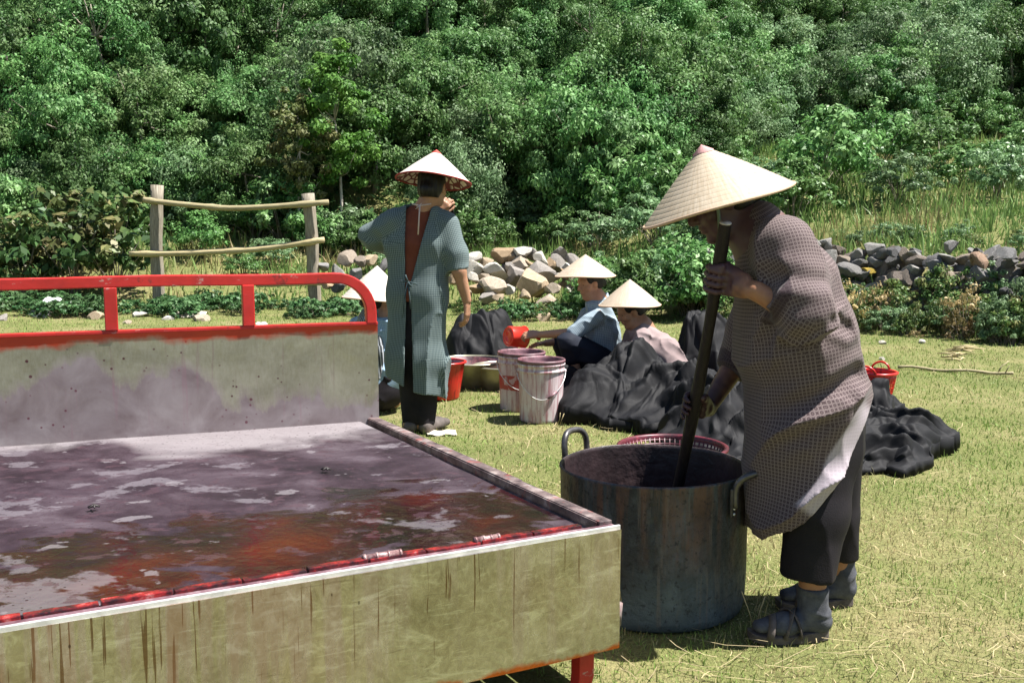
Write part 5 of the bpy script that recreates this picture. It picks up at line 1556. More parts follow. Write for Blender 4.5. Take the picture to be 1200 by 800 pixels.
        # a deep crease below the armpit and the lap fold that swings from the hip to the front
        for a, b, w_, am in ((q(900, 322, 2.68), q(960, 330, 2.7), 0.020, 0.010), (q(1008, 440, 2.75), q(885, 505, 2.7), 0.022, 0.016), (q(1000, 470, 2.72), q(895, 545, 2.72), 0.020, 0.010), (q(965, 372, 2.7), q(995, 385, 2.75), 0.016, 0.012)):
            t = np.clip((p - a) @ (b - a) / ((b - a) @ (b - a)), 0, 1)
            r = np.linalg.norm((p - a - t[:, None] * (b - a)) * [1, 0.35, 1], axis=1)
            d = d + am * np.exp(-(r / w_) ** 2) - am * 0.8 * np.exp(-((r - 2.1 * w_) / w_) ** 2) * 0.6
        return d
    def cut(p):
        c1 = hemd(p)
        c1 = np.maximum(c1, zlow - p[:, 2])
        return c1
    def inner(p):
        a = -0.16 - hemd(p)
        b = np.linalg.norm(p - cuff_p, axis=1) - 0.075; c = np.linalg.norm(p - cuff_p2, axis=1) - 0.075
        return np.minimum(np.minimum(np.where(p[:, 2] < q(0, 480)[2], -(hemd(p) + 0.14), 1.0), b), c)
    def colf(V):
        s = (V - Am) @ ab / (ab @ ab); h = hemd(V)
        wv = 0.070 + 0.012 * np.sin(s * 9) - 0.05 * np.abs(s - 0.4)
        pale = sstep(-wv - 0.008, -wv, h) * sstep(-0.02, 0.06, s) * (1 - sstep(0.70, 0.76, s)) * (V[:, 1] < 2.9)
        ck = 1 - sstep(0.0, 1.0, (np.abs((V - cuff_p) @ cuff_d + 0.016) - 0.014) / 0.008)
        ck = ck * (np.linalg.norm(V - cuff_p, axis=1) < 0.085)
        ck2 = (np.linalg.norm(V - cuff_p2, axis=1) < 0.085) * 1.0
        return np.stack([pale, np.maximum(ck, ck2), 0 * pale], 1)
    garment('smock', root, prims, 0.0062, M_DOTS, 0.045, disp, cut, 0.018, torso + slv + slf, colf, 2, inner)
    # trousers
    zt = q(946, 676, 2.8)[2]
    tr = [(Seg(q(955, 470), q(960, 520), 0.13, 0.13, (0, 1, 0), 1.1), 0.05), (Seg(q(962, 500, 2.86), q(955, 600, 2.83), 0.110, 0.090), 0.03), (Seg(q(955, 600, 2.83), q(945, 690, 2.8), 0.090, 0.075), 0.03),
          (Seg(q(968, 500, 3.02), q(973, 600, 3.04), 0.118, 0.090), 0.012), (Seg(q(973, 600, 3.04), q(974, 690, 3.05), 0.090, 0.072), 0.012)]
    def dt(p): return -0.007 * folds(p, (0.08, 0.1, -1), 7, 8, 41, 0.3) * np.clip((0.75 - p[:, 2]) / 0.2, 0.2, 1)
    def ct(p): return np.maximum(zt + 0.006 * np.sin(p[:, 0] * 40) - p[:, 2] - 0.02 * (p[:, 1] > 2.93), -1)
    garment('trousers', root, tr, 0.0065, M_TROUSER, 0.03, dt, ct, 0.016, None, None, 2, lambda p: p[:, 2] - 0.34)
    # socks and sandals
    for (ax, ay, hx, tx, dy) in ((an_n[0], 2.8, q(958, 740, 2.8)[0], q(887, 740, 2.8)[0], -0.02), (an_f[0], 3.06, q(987, 715, 3.06)[0], q(917, 715, 3.06)[0], -0.03)):
        heel = np.array([hx, ay, 0.058]); toe = np.array([tx, ay + dy, 0.046])
        pr = [(Seg((ax, ay, 0.160), (ax + 0.004, ay, 0.10), 0.044, 0.042), 0.02), (Seg((ax + 0.004, ay, 0.10), heel + [0.002, 0, 0.0], 0.041, 0.034), 0.02)] + foot_prims(heel, toe, 0.032, 0.024, 1.2)
        garment('sock', root, pr, 0.005, M_SOCK, 0.02, lambda p: -0.0035 * folds(p, (0.3, 1, 0.2), 24, 4, 51, 0.5) * (p[:, 2] > 0.07), lambda p, zc=0.160 if ay < 2.9 else 0.165: p[:, 2] - zc, 0, None, None, 1)
        # sandal: shaped sole with two crossing straps
        L = np.linalg.norm(toe - heel) + 0.062; m = MB(); d = (toe - heel) / np.linalg.norm(toe - heel); nn = np.array([-d[1], d[0], 0])
        top, bot = [], []
        for k in range(32):
            a = 2 * math.pi * k / 32; f = 0.5 - 0.5 * math.cos(a); ww = 0.030 + 0.014 * math.sin(math.pi * min(1, f * 0.95)) ** 0.8 + 0.006 * (f > 0.55)
            ww *= math.sin(a) if abs(math.sin(a)) > 0.0 else 0
            ww = math.copysign(abs(math.sin(a)) ** 0.5 * (0.034 + 0.012 * f), math.sin(a))
            c = heel + d * (-0.032 + L * f) + nn * ww
            lift = 0.010 * max(0, (f - 0.75) / 0.25) ** 2
            top.append((c[0], c[1], 0.026 + 0.006 * (f < 0.4) + lift)); bot.append((c[0], c[1], 0.002 + lift))
        n_ = 32; m.add(top + bot, [list(range(n_)), [n_ + k for k in range(n_)][::-1]] + [[k, n_ + k, n_ + (k + 1) % n_, (k + 1) % n_] for k in range(n_)])
        sd_ = m.build('sandal', M_SANDAL, root, False, 0.003)
        for f0, f1, hgt in ((0.30, 0.62, 0.070), (0.62, 0.80, 0.058), (0.58, 0.40, 0.070)):
            pts = []
            for k in range(11):
                t = k / 10; a = math.pi * t; c = heel + d * (-0.032 + L * (f0 + (f1 - f0) * t))
                pts.append(np.array([*(c + nn * (-math.cos(a)) * 0.045)[:2], 0.022 + math.sin(a) ** 0.8 * (hgt - 0.012 * (f0 + (f1 - f0) * t - 0.4))]))
            m = MB(); m.tube(pts, 0.0105, 4, flat=(0, 0, 1), shape=[(-1, -0.22), (1, -0.22), (1, 0.22), (-1, 0.22)]); m.build('strap', M_SANDAL, sd_)
    build_hat(root, q(822, 171), q(841, 240) + np.array([0, 0, 0.0]), 0.222, M_HAT, M_PINK)
    # chin ribbon
    m = MB(); pts = [hc + Q @ (np.array(v) * hs) for v in ((-0.080, 0.02, 0.03), (-0.074, 0.035, -0.03), (-0.05, 0.05, -0.085), (0, 0.056, -0.122), (0.05, 0.05, -0.085), (0.074, 0.035, -0.03), (0.080, 0.02, 0.03))]
    m.tube(pts, 0.005, 6, shape=None); m.build('chin_ribbon', m_plain('green_ribbon', (0.10, 0.15, 0.11), (0.2, 0.26, 0.2)), root)
stooping_woman()

def standing_woman():
    Y = 5.75; q = lambda u, v, y=Y: P(u, v, y)
    root = person('standing woman seen from behind in a teal check coat open over a rust brown shirt', (q(492, 500)[0], Y, 0))
    hc = q(507, 219, 5.76); Q = frame((0.30, 0.93, -0.12), (0.05, 0.1, 1)); hs = 0.97
    sh_r, el_r, wr_r = q(525, 264, 5.75), q(538, 318, 5.70), q(547, 352, 5.72)
    sh_l, el_l, wr_l = q(461, 260, 5.76), q(433, 277, 5.80), q(513, 249, 6.00)
    hr = hand_open(wr_r, (0.02, 0.1, -1), (0.95, -0.25, 0), 1.0, 0.55, -1, 0.02)
    hl = hand_open(wr_l, (0.66, -0.05, 0.70), (-0.1, -0.95, 0.1), 0.86, 1.1, 1, 0.0)
    prims = head_prims(hc, Q, hs) + [(Seg(hc + Q @ [0, -0.02, -0.05], q(494, 250), 0.050, 0.060), 0.03), (Seg(q(493, 270), q(490, 330), 0.06, 0.07, (1, 0, 0), 1.7), 0.04), (Seg(q(490, 330), q(490, 390), 0.07, 0.08, (1, 0, 0), 1.3), 0.04),
            (Seg(sh_r, el_r, 0.046, 0.038), 0.03), (Seg(el_r, wr_r, 0.041, 0.027), 0.02), (Seg(sh_l, el_l, 0.046, 0.038), 0.03), (Seg(el_l, wr_l, 0.038, 0.026), 0.02),
            (Seg(q(478, 395), q(482, 480), 0.065, 0.045), 0.03), (Seg(q(502, 395), q(497, 485), 0.065, 0.045), 0.03),
            (Seg((q(482, 490)[0], Y, 0.12), (q(482, 490)[0] - 0.01, Y, 0.05), 0.04, 0.035), 0.02), (Seg((q(498, 490)[0], Y, 0.12), (q(498, 490)[0] + 0.01, Y, 0.05), 0.04, 0.035), 0.02)] + hr + hl
    for sx, dx in ((482, -0.02), (499, 0.10)):
        prims += foot_prims(np.array([q(sx, 495)[0], Y - 0.03, 0.04]), np.array([q(sx, 495)[0] + dx, Y + 0.16, 0.03]))
    body = body_mesh(root, prims, 0.0058, skin_col(SKIN1 * 0.95, 0.08, 2), 0.02)
    head_extras(body, hc, Q, hs, True, -0.07)
    tor = [Seg(q(494, 252), q(492, 285), 0.075, 0.112, (1, 0, 0), 1.9, 1.72), Seg(q(492, 285), q(490, 345), 0.112, 0.122, (1, 0, 0), 1.72, 1.42), Seg(q(490, 345), q(488, 420), 0.122, 0.140, (1, 0, 0), 1.42, 1.28), Seg(q(488, 420), q(486, 480), 0.140, 0.155, (1, 0, 0), 1.28, 1.16)]
    shirt = [(Seg(q(496, 243), q(494, 262), 0.050, 0.066, (1, 0, 0), 1.1, 1.5), 0.03)] + [(Seg(t.a, t.b, t.ra - 0.020, t.rb - 0.020, t.fn, t.fs, t.fs2), 0.04) for t in tor[:3]]
    garment('undershirt', root, shirt, 0.0065, M_RUST, 0.04, lambda p: -0.005 * folds(p, (0.2, 0, -1), 9, 5, 71, 0.5), lambda p: np.maximum(q(0, 352)[2] - p[:, 2], p[:, 2] - q(0, 241)[2]), 0, None, None, 2)
    slr = [Seg(q(522, 264), q(532, 298, 5.73), 0.084, 0.078), Seg(q(532, 298, 5.73), q(537, 326, 5.71), 0.078, 0.066)]
    sll = [Seg(q(463, 260), q(436, 275, 5.80), 0.082, 0.072), Seg(q(438, 277, 5.80), q(462, 288, 5.95), 0.074, 0.078), Seg(q(438, 277, 5.82), q(490, 258, 5.95), 0.055, 0.050)]
    cf = slr[1].b - slr[0].a
    prims = [(t, 0.05) for t in tor] + [(s, 0.03) for s in slr[:1] + sll] + [(Cut(slr[1], q(537, 318, 5.71), cf), 0.02)]
    # px position of a point as seen from the photograph's place is only used to draw the seam lines of the open back
    xl = lambda z: np.interp(z, [q(0, 470)[2], q(0, 352)[2], q(0, 330)[2], q(0, 240)[2]], [q(470, 0)[0], q(474, 0)[0], q(473, 0)[0], q(474, 0)[0]])
    xr = lambda z: np.interp(z, [q(0, 470)[2], q(0, 352)[2], q(0, 338)[2], q(0, 325)[2], q(0, 240)[2]], [q(482, 0)[0], q(480, 0)[0], q(477, 0)[0], q(481, 0)[0], q(505, 0)[0]])
    def slit(p):
        a = np.maximum(xl(p[:, 2]) - p[:, 0], p[:, 0] - xr(p[:, 2]))
        return np.maximum(a, p[:, 1] - Y)
    ha, hb = q(452, 441), q(520, 466)
    def cut(p):
        z0 = ha[2] + (p[:, 0] - ha[0]) * (hb[2] - ha[2]) / (hb[0] - ha[0])
        c = np.maximum(z0 + 0.008 * np.sin(p[:, 0] * 25) - p[:, 2], -slit(p))
        return np.maximum(c, p[:, 2] - q(0, 238)[2])
    def disp(p):
        d = -0.014 * folds(p, (0.05, 0, -1), 7, 7, 81, 0.5) * np.clip((1.15 - p[:, 2]) / 0.4, 0.25, 1)
        for c, rr in ((q(437, 277, 5.8), 0.13), (q(535, 305), 0.11)):
            e = np.exp(-((np.linalg.norm(p - c, axis=1) / rr) ** 2)); d = d - 0.018 * e * folds(p, (0.8, 0.3, 0.35), 11, 4, 91, 0.5)
        return d
    garment('check_coat', root, prims, 0.0065, M_CHECK, 0.045, disp, cut, 0.016, tor + slr + sll, None, 2)
    tr = [(Seg(q(489, 350), q(489, 400), 0.092, 0.105, (1, 0, 0), 1.3), 0.05), (Seg(q(479, 395), q(483, 490), 0.085, 0.062), 0.03), (Seg(q(500, 395), q(497, 502), 0.085, 0.064), 0.012)]
    garment('trousers', root, tr, 0.0075, M_TROUSER, 0.03, lambda p: -0.008 * folds(p, (0, 0, -1), 9, 6, 95, 0.4), lambda p: 0.05 - p[:, 2], 0.0, None, None, 2)
    for sx, dx in ((482, -0.02), (499, 0.10)):
        garment('slipper', root, foot_prims(np.array([q(sx, 495)[0], Y - 0.03, 0.04]), np.array([q(sx, 495)[0] + dx, Y + 0.16, 0.03]), 0.041, 0.034), 0.007, M_SANDAL, 0.03)
    # tapes tied at the neck and the waist
    m = MB(); a = q(483, 239, Y - 0.135); b = q(505, 239, Y - 0.12); k = q(492, 241, Y - 0.155)
    m.tube([a, k], 0.004, 6); m.tube([k, b], 0.004, 6); m.tube([k, q(491, 256, Y - 0.165), q(490, 275, Y - 0.165)], 0.004, 6); m.tube([k, q(487, 245, Y - 0.16), k + [0.01, 0, 0.012]], 0.003, 6)
    m.build('neck_tape', M_TIE, root)
    m = MB(); a = q(469, 329, Y - 0.165); b = q(489, 333, Y - 0.165); k = q(478, 330, Y - 0.175)
    for e in (a, b, q(475, 322, Y - 0.18), q(482, 336, Y - 0.18)): m.tube([k, (k + e) / 2 - [0, 0.006, 0], e], 0.005, 6)
    m.tube([k, q(474, 350, Y - 0.18), q(472, 372, Y - 0.182)], [0.005, 0.004, 0.003], 6); m.tube([k, q(480, 348, Y - 0.18), q(481, 362, Y - 0.182)], [0.005, 0.004, 0.003], 6)
    m.build('waist_tape', M_CHECK, root)
    rc = q(508, 212, 5.76)
    ax = np.array([0.10, 0.17, 1.0]); ax /= np.linalg.norm(ax)
    build_hat(root, rc + ax * 0.178, rc, 0.216, M_HATWHITE, M_REDCAP, M_REDRIM, M_LINING)
    # the strip of black cloth she holds up
    m = MB(); top = hl[0][0].b + np.array([0.035, 0.01, 0.04]); V = []
    for i in range(13):
        for j in range(7):
            f = i / 12; g = j / 6 - 0.5
            V.append(top + np.array([0.012 + g * (0.035 + 0.045 * f) + 0.012 * f, 0.018 * math.sin(g * 9 + f * 2) + 0.02, -0.19 * f]))
    F = [[i * 7 + j, i * 7 + j + 1, (i + 1) * 7 + j + 1, (i + 1) * 7 + j] for i in range(12) for j in range(6)]
    o = obj('held_cloth', V, F, M_BLACK); so = o.modifiers.new('thick', 'SOLIDIFY'); so.thickness = 0.005
    tag(o, 'strip of black cloth held up in the hand of the standing woman', 'cloth')
def m_black():
    t = MT('black_dyed_cotton'); n = t.noise(6, 5, 0.65)
    c = t.ramp(n, [(0.3, (0.0030, 0.0030, 0.0036)), (0.7, (0.0078, 0.0078, 0.0092))])
    return t.out(c, 0.70, spec=0.22, normal=t.bump(t.math('ADD', t.noise(300, 2), t.math('MULTIPLY', t.noise(45, 3), 1.2)), 0.22, 0.004))
M_BLACK = m_black()
standing_woman()

def sitting_woman(label, Y, hc, fwd, hat, torso, arms, thighs, shins, shirt_mat, trouser_mat, hands, skin=SKIN1, hat_mat=None, lining=None, sleeve=0.75, seed=0, lower=True, extra=None, rolled=None):
    """hat: apex, rim centre, R; torso: neck, hip, r0, r1, fs; arms: (shoulder, elbow, wrist) x2; hands: dir, normal per arm"""
    root = person(label, (torso[1][0], torso[1][1], 0))
    Q = frame(fwd, (0, 0, 1)); hs = 0.95
    prims = head_prims(hc, Q, hs) + [(Seg(hc + Q @ [0, -0.02, -0.05], torso[0], 0.048, 0.058), 0.03), (Seg(torso[0], torso[1], torso[2] * 0.7, torso[3] * 0.75, (0, 1, 0), torso[4]), 0.05)]
    for i, (a, b, c) in enumerate(arms):
        prims += [(Seg(a, b, 0.045, 0.036), 0.03), (Seg(b, c, 0.038, 0.026), 0.02)]
        prims += hand_open(c, hands[i][0], hands[i][1], 0.97, 0.8, hands[i][2], 0.0)
    for a, b in thighs: prims.append((Seg(a, b, 0.085, 0.056), 0.04))
    for a, b in shins:
        prims.append((Seg(a, b, 0.052, 0.036), 0.03)); prims += foot_prims(np.array([b[0] + 0.03, b[1], 0.045]), np.array([b[0] - 0.17, b[1] - 0.02, 0.03]))
    body = body_mesh(root, prims, 0.0065, skin_col(skin, 0.08, seed + 3), 0.02)
    head_extras(body, hc, Q, hs, True)
    tor = [Seg(torso[0] + [0, 0, -0.035], torso[0] * 0.5 + torso[1] * 0.5, torso[2], (torso[2] + torso[3]) / 2 + 0.012, (0, 1, 0), torso[4] * 1.1, torso[4]), Seg(torso[0] * 0.5 + torso[1] * 0.5, torso[1], (torso[2] + torso[3]) / 2 + 0.012, torso[3], (0, 1, 0), torso[4])]
    sl = []
    ends = []
    for a, b, c in arms:
        e = b + (c - b) * max(0.0, sleeve - 0.5) ; e = b + (c - b) * (sleeve - 0.62)
        sl += [Seg(a, b, 0.064, 0.054), Seg(b, e + (e - b) * 0.2 + (c - b) * 0.08, 0.054, 0.050)]; ends.append((e, (c - b) / np.linalg.norm(c - b)))
    prims = [(Seg(torso[0] * 0.55 + hc * 0.45 - [0, 0, 0.03], torso[0], 0.060, 0.072), 0.03)] + [(t, 0.04) for t in tor] + [(sl[0], 0.03), (Cut(sl[1], *ends[0]), 0.02), (sl[2], 0.03), (Cut(sl[3], *ends[1]), 0.02)]
    def cut(p):
        d = np.full(len(p), -1.0)
        nd = (hc - torso[0]) / np.linalg.norm(hc - torso[0]); k = torso[0] * 0.68 + hc * 0.32 - np.array([0, 0, 0.02])
        d = np.where(np.linalg.norm(p - k, axis=1) < 0.16, np.maximum(d, (p - k) @ nd), d)
        return d
    ad = torso[1] - torso[0]
    def disp(p):
        d = -0.014 * folds(p, ad + [0.05, 0.2, 0], 8, 4, seed + 5, 0.6) - 0.008 * folds(p, (0.5, 0.5, -0.5), 13, 4, seed + 9, 0.5)
        for a, b, c in arms:
            e = np.exp(-((np.linalg.norm(p - b, axis=1) / 0.10) ** 2)); d = d - 0.008 * e * folds(p, np.cross(b - a, [0.3, 1, 0]), 13, 4, seed + 15, 0.5)
        return d
    garment('shirt', root, prims, 0.0075, shirt_mat, 0.04, disp, cut, 0, tor + sl, None, 2)
    if lower:
        tr = [(Seg(torso[1], torso[1] + [0, 0, -0.05], torso[3] * 0.95, torso[3], (0, 1, 0), 1.2), 0.05)] + [(Seg(a, b, 0.115, 0.085), 0.03) for a, b in thighs]
        tr += [(Seg(a, a + (b - a) * (rolled or 0.55), 0.085, 0.074), 0.02) for a, b in shins]
        garment('trousers', root, tr, 0.008, trouser_mat, 0.03, lambda p: -0.010 * folds(p, (-0.7, 0.2, 0.6), 9, 4, seed + 25, 0.5), lambda p: 0.01 - p[:, 2], 0, None, None, 2)
    build_hat(root, hat[0], hat[1], hat[2], hat_mat or M_HATPALE, None, None, lining)
    return root, tor
Y = 7.15; q = lambda u, v, y=7.15: P(u, v, y)
sitting_woman('sitting woman in a blue grey check shirt holding the red dipper', Y, q(691, 331), (-0.84, -0.45, -0.22), (q(686, 298), q(686, 323, 7.15), 0.216),
              (q(700, 352), q(709, 424), 0.098, 0.128, 1.25), [(q(700, 370, 7.0), q(672, 390, 6.95), q(633, 392, 7.10)), (q(690, 370, 7.32), q(668, 398, 7.42), q(640, 402, 7.30))],
              [(q(708, 428, 7.05), q(667, 402, 6.93)), (q(706, 428, 7.27), q(660, 404, 7.36))], [(q(667, 402, 6.93), np.array([q(678, 440, 6.98)[0], 6.98, 0.08])), (q(660, 404, 7.36), np.array([q(668, 440, 7.4)[0], 7.4, 0.08]))],
              M_BLUECHECK, M_NAVY, [((-1, 0.1, 0.0), (0.0, -0.6, 0.8), 1), ((-1, -0.1, -0.1), (0.2, 0.3, 0.9), -1)], SKIN1, M_HATPALE, M_LINING, 0.72, 10, rolled=0.28)
q2 = lambda u, v, y=6.85: P(u, v, y)
sitting_woman('sitting woman in a mauve shirt bent over the black cloth on her lap', 6.85, q2(738, 364), (-0.86, -0.25, -0.42), (q2(738, 327), q2(738, 357), 0.212),
              (q2(752, 382), q2(790, 442), 0.100, 0.150, 1.25), [(q2(754, 392, 6.70), q2(738, 428, 6.62), q2(715, 432, 6.56)), (q2(744, 392, 7.0), q2(726, 425, 7.05), q2(708, 430, 7.0))],
              [(q2(785, 445, 6.75), q2(738, 430, 6.66)), (q2(785, 445, 6.98), q2(735, 432, 7.06))], [(q2(738, 430, 6.66), np.array([q2(745, 450, 6.7)[0], 6.7, 0.08])), (q2(735, 432, 7.06), np.array([q2(742, 450, 7.06)[0], 7.06, 0.08]))],
              M_MAUVE, M_NAVY, [((-0.9, 0, -0.4), (0.2, -0.7, 0.6), 1), ((-0.9, 0, -0.4), (0.2, 0.7, 0.6), -1)], SKIN1 * 0.8, M_HATPALE, None, 1.3, 30)
q3 = lambda u, v, y=6.4: P(u, v, y)
r3, t3 = sitting_woman('crouching woman in a light blue shirt half hidden behind the metal backboard', 6.4, q3(441, 354), (0.55, 0.75, -0.3), (q3(442, 311), q3(440, 349), 0.212),
              (q3(440, 372), q3(448, 445), 0.105, 0.150, 1.25), [(q3(458, 382, 6.3), q3(464, 415, 6.34), q3(470, 430, 6.5)), (q3(420, 382, 6.42), q3(412, 410, 6.5), q3(428, 425, 6.68))],
              [(q3(440, 450, 6.33), q3(462, 430, 6.60)), (q3(436, 450, 6.5), q3(440, 430, 6.78))], [(q3(462, 430, 6.60), np.array([q3(458, 450, 6.5)[0], 6.5, 0.08])), (q3(440, 430, 6.78), np.array([q3(440, 450, 6.7)[0], 6.7, 0.08]))],
              M_BLUE, M_TROUSER, [((0.6, 0.6, -0.3), (0, -0.3, 0.9), 1), ((0.6, 0.6, -0.3), (0, -0.3, 0.9), -1)], SKIN1, M_HATWHITE, None, 1.0, 50)
# striped apron back over the blue shirt
ap = [(Seg(t.a, t.b, t.ra + 0.010, t.rb + 0.012, t.fn, t.fs, t.fs2), 0.04) for t in t3]
garment('striped_apron', r3, ap, 0.008, M_STRIPE, 0.04, lambda p: -0.008 * folds(p, (0, 0, -1), 8, 4, 55, 0.6), lambda p: np.maximum(p[:, 0] - q3(444, 0)[0] + 0.02 * np.sin(p[:, 2] * 12), q3(0, 440)[2] - p[:, 2]), 0, [s for s in t3], None, 2)
# ------------------------------------------------------------------ heaps of dyed cloth (a small cloth solver: the folds are real buckles)
def drape(corners, nx, ny, fs, ft, mound, seed=0, amp=0.075, freq=4.6, edge=0.07, lean=(-0.35, -0.5), skew=0.6):
    """a crumpled sheet over a mound: long sharp fold crests with flat flanks (tents over curved lines), smaller creases, a ragged border"""
    r = np.random.default_rng(seed + 400)
    c = np.asarray(corners, float)
    S, T = np.meshgrid(np.linspace(0, 1, nx), np.linspace(0, 1, ny), indexing='ij')
    p0 = ((c[0] * (1 - S[..., None]) + c[1] * S[..., None]) * (1 - T[..., None]) + (c[3] * (1 - S[..., None]) + c[2] * S[..., None]) * T[..., None])
    X = p0[..., 0].ravel(); Y = p0[..., 1].ravel()
    P2 = np.stack([X, Y, np.full(nx * ny, seed * 3.7)], 1)
    wx = X + 0.07 * fbm(P2 * 3.1 + 5, 2, seed) + 0.012 * vnoise(P2 * 14, seed + 2); wy = Y + 0.07 * fbm(P2 * 3.1 + 15, 2, seed + 1) + 0.012 * vnoise(P2 * 14 + 9, seed + 3)
    x0, x1, y0, y1 = X.min(), X.max(), Y.min(), Y.max(); area = max((x1 - x0) * (y1 - y0), 0.05)
    bd = np.minimum(np.minimum(S, 1 - S), np.minimum(T, 1 - T)).ravel()
    env = 0.35 + 0.65 * sstep(0.0, 0.2, bd)
    def tents(n, L0, L1, w0, w1, h0, h1, spread):
        H = np.zeros(nx * ny)
        for _ in range(n):
            cx, cy = r.uniform(x0, x1), r.uniform(y0, y1); a = skew + r.normal(0, spread); L = r.uniform(L0, L1) / 2; w_ = r.uniform(w0, w1); h = r.uniform(h0, h1)
            dx, dy = wx - cx, wy - cy; ca, sa = math.cos(a), math.sin(a)
            u = dx * ca + dy * sa; v = -dx * sa + dy * ca + 0.35 * (u * u) * r.normal(0, 1.0)
            asym = r.uniform(0.55, 1.6)
            fv = np.where(v > 0, 1 - v / (w_ * asym), 1 + v / (w_ / asym)); fu = np.minimum(1.0, (L - np.abs(u)) / (0.45 * L))
            H = np.maximum(H, h * np.clip(np.minimum(fv, fv * 0 + 1), 0, 1) * np.clip(fu, 0, 1))
        return H
    k = amp / 0.075
    h1 = tents(int(16 * area + 7), 0.35, 0.95, 0.06, 0.15, 0.05 * k, 0.115 * k, 0.45)
    h2 = tents(int(95 * area + 20), 0.14, 0.50, 0.022, 0.060, 0.018 * k, 0.050 * k, 0.8)
    h3 = tents(int(220 * area + 40), 0.07, 0.26, 0.010, 0.026, 0.004 * k, 0.013 * k, 1.2)
    h = (h1 + 0.9 * h2 + h3) * env
    G2 = h.reshape(nx, ny)
    for _ in range(1):
        q = np.pad(G2, 1, 'edge'); G2 = 0.5 * G2 + 0.125 * (q[:-2, 1:-1] + q[2:, 1:-1] + q[1:-1, :-2] + q[1:-1, 2:])
    h = G2.ravel()
    z = mound(X, Y) * (0.75 + 0.25 * sstep(0, 0.15, bd)) + h + 0.022
    l = np.asarray(lean, float); big = h1 * env; bm_ = 1 - sstep(0, 0.25, bd)
    x = X + l[0] * (big - 0.04) + edge * fbm(P2 * 5.5 + 31, 3, seed + 61) * bm_ * 1.6
    y = Y + l[1] * (big - 0.04) + edge * fbm(P2 * 5.5 + 71, 3, seed + 71) * bm_ * 1.6
    z = np.where(bd <= 1e-6, 0.012, z)
    return np.stack([x, y, z], 1).reshape(nx, ny, 3)
def sheet(name, X, label, cat, group, mat=None, sub=0, thick=0.004):
    nx, ny, _ = X.shape
    i, j = np.meshgrid(np.arange(nx - 1), np.arange(ny - 1), indexing='ij'); a = (i * ny + j).ravel()
    F = np.stack([a, a + ny, a + ny + 1, a + 1], 1)
    c = X.reshape(-1, 3).mean(0); c[2] = 0
    Vv = X.reshape(-1, 3) - c
    o = link(name, mesh_data(name, Vv, F, mat or M_BLACK, True), None, [float(q) for q in c])
    m = o.modifiers.new('thick', 'SOLIDIFY'); m.thickness = thick; m.offset = 1
    if sub:
        m = o.modifiers.new('smooth', 'SUBSURF'); m.levels = sub; m.render_levels = sub
    tag(o, label, cat, group); return o
def gauss(parts):
    def f(x, y):
        z = np.zeros_like(np.asarray(x, float))
        for cx, cy, rx, ry, h, a in parts:
            u = (x - cx) * math.cos(a) + (y - cy) * math.sin(a); v = -(x - cx) * math.sin(a) + (y - cy) * math.cos(a)
            z = np.maximum(z, h * np.exp(-((u / rx) ** 2 + (v / ry) ** 2) ** 1.15))
        return z
    return f
def g2(u, v): return G(u, v)[:2]
CG = 'heaps of black dyed cloth'
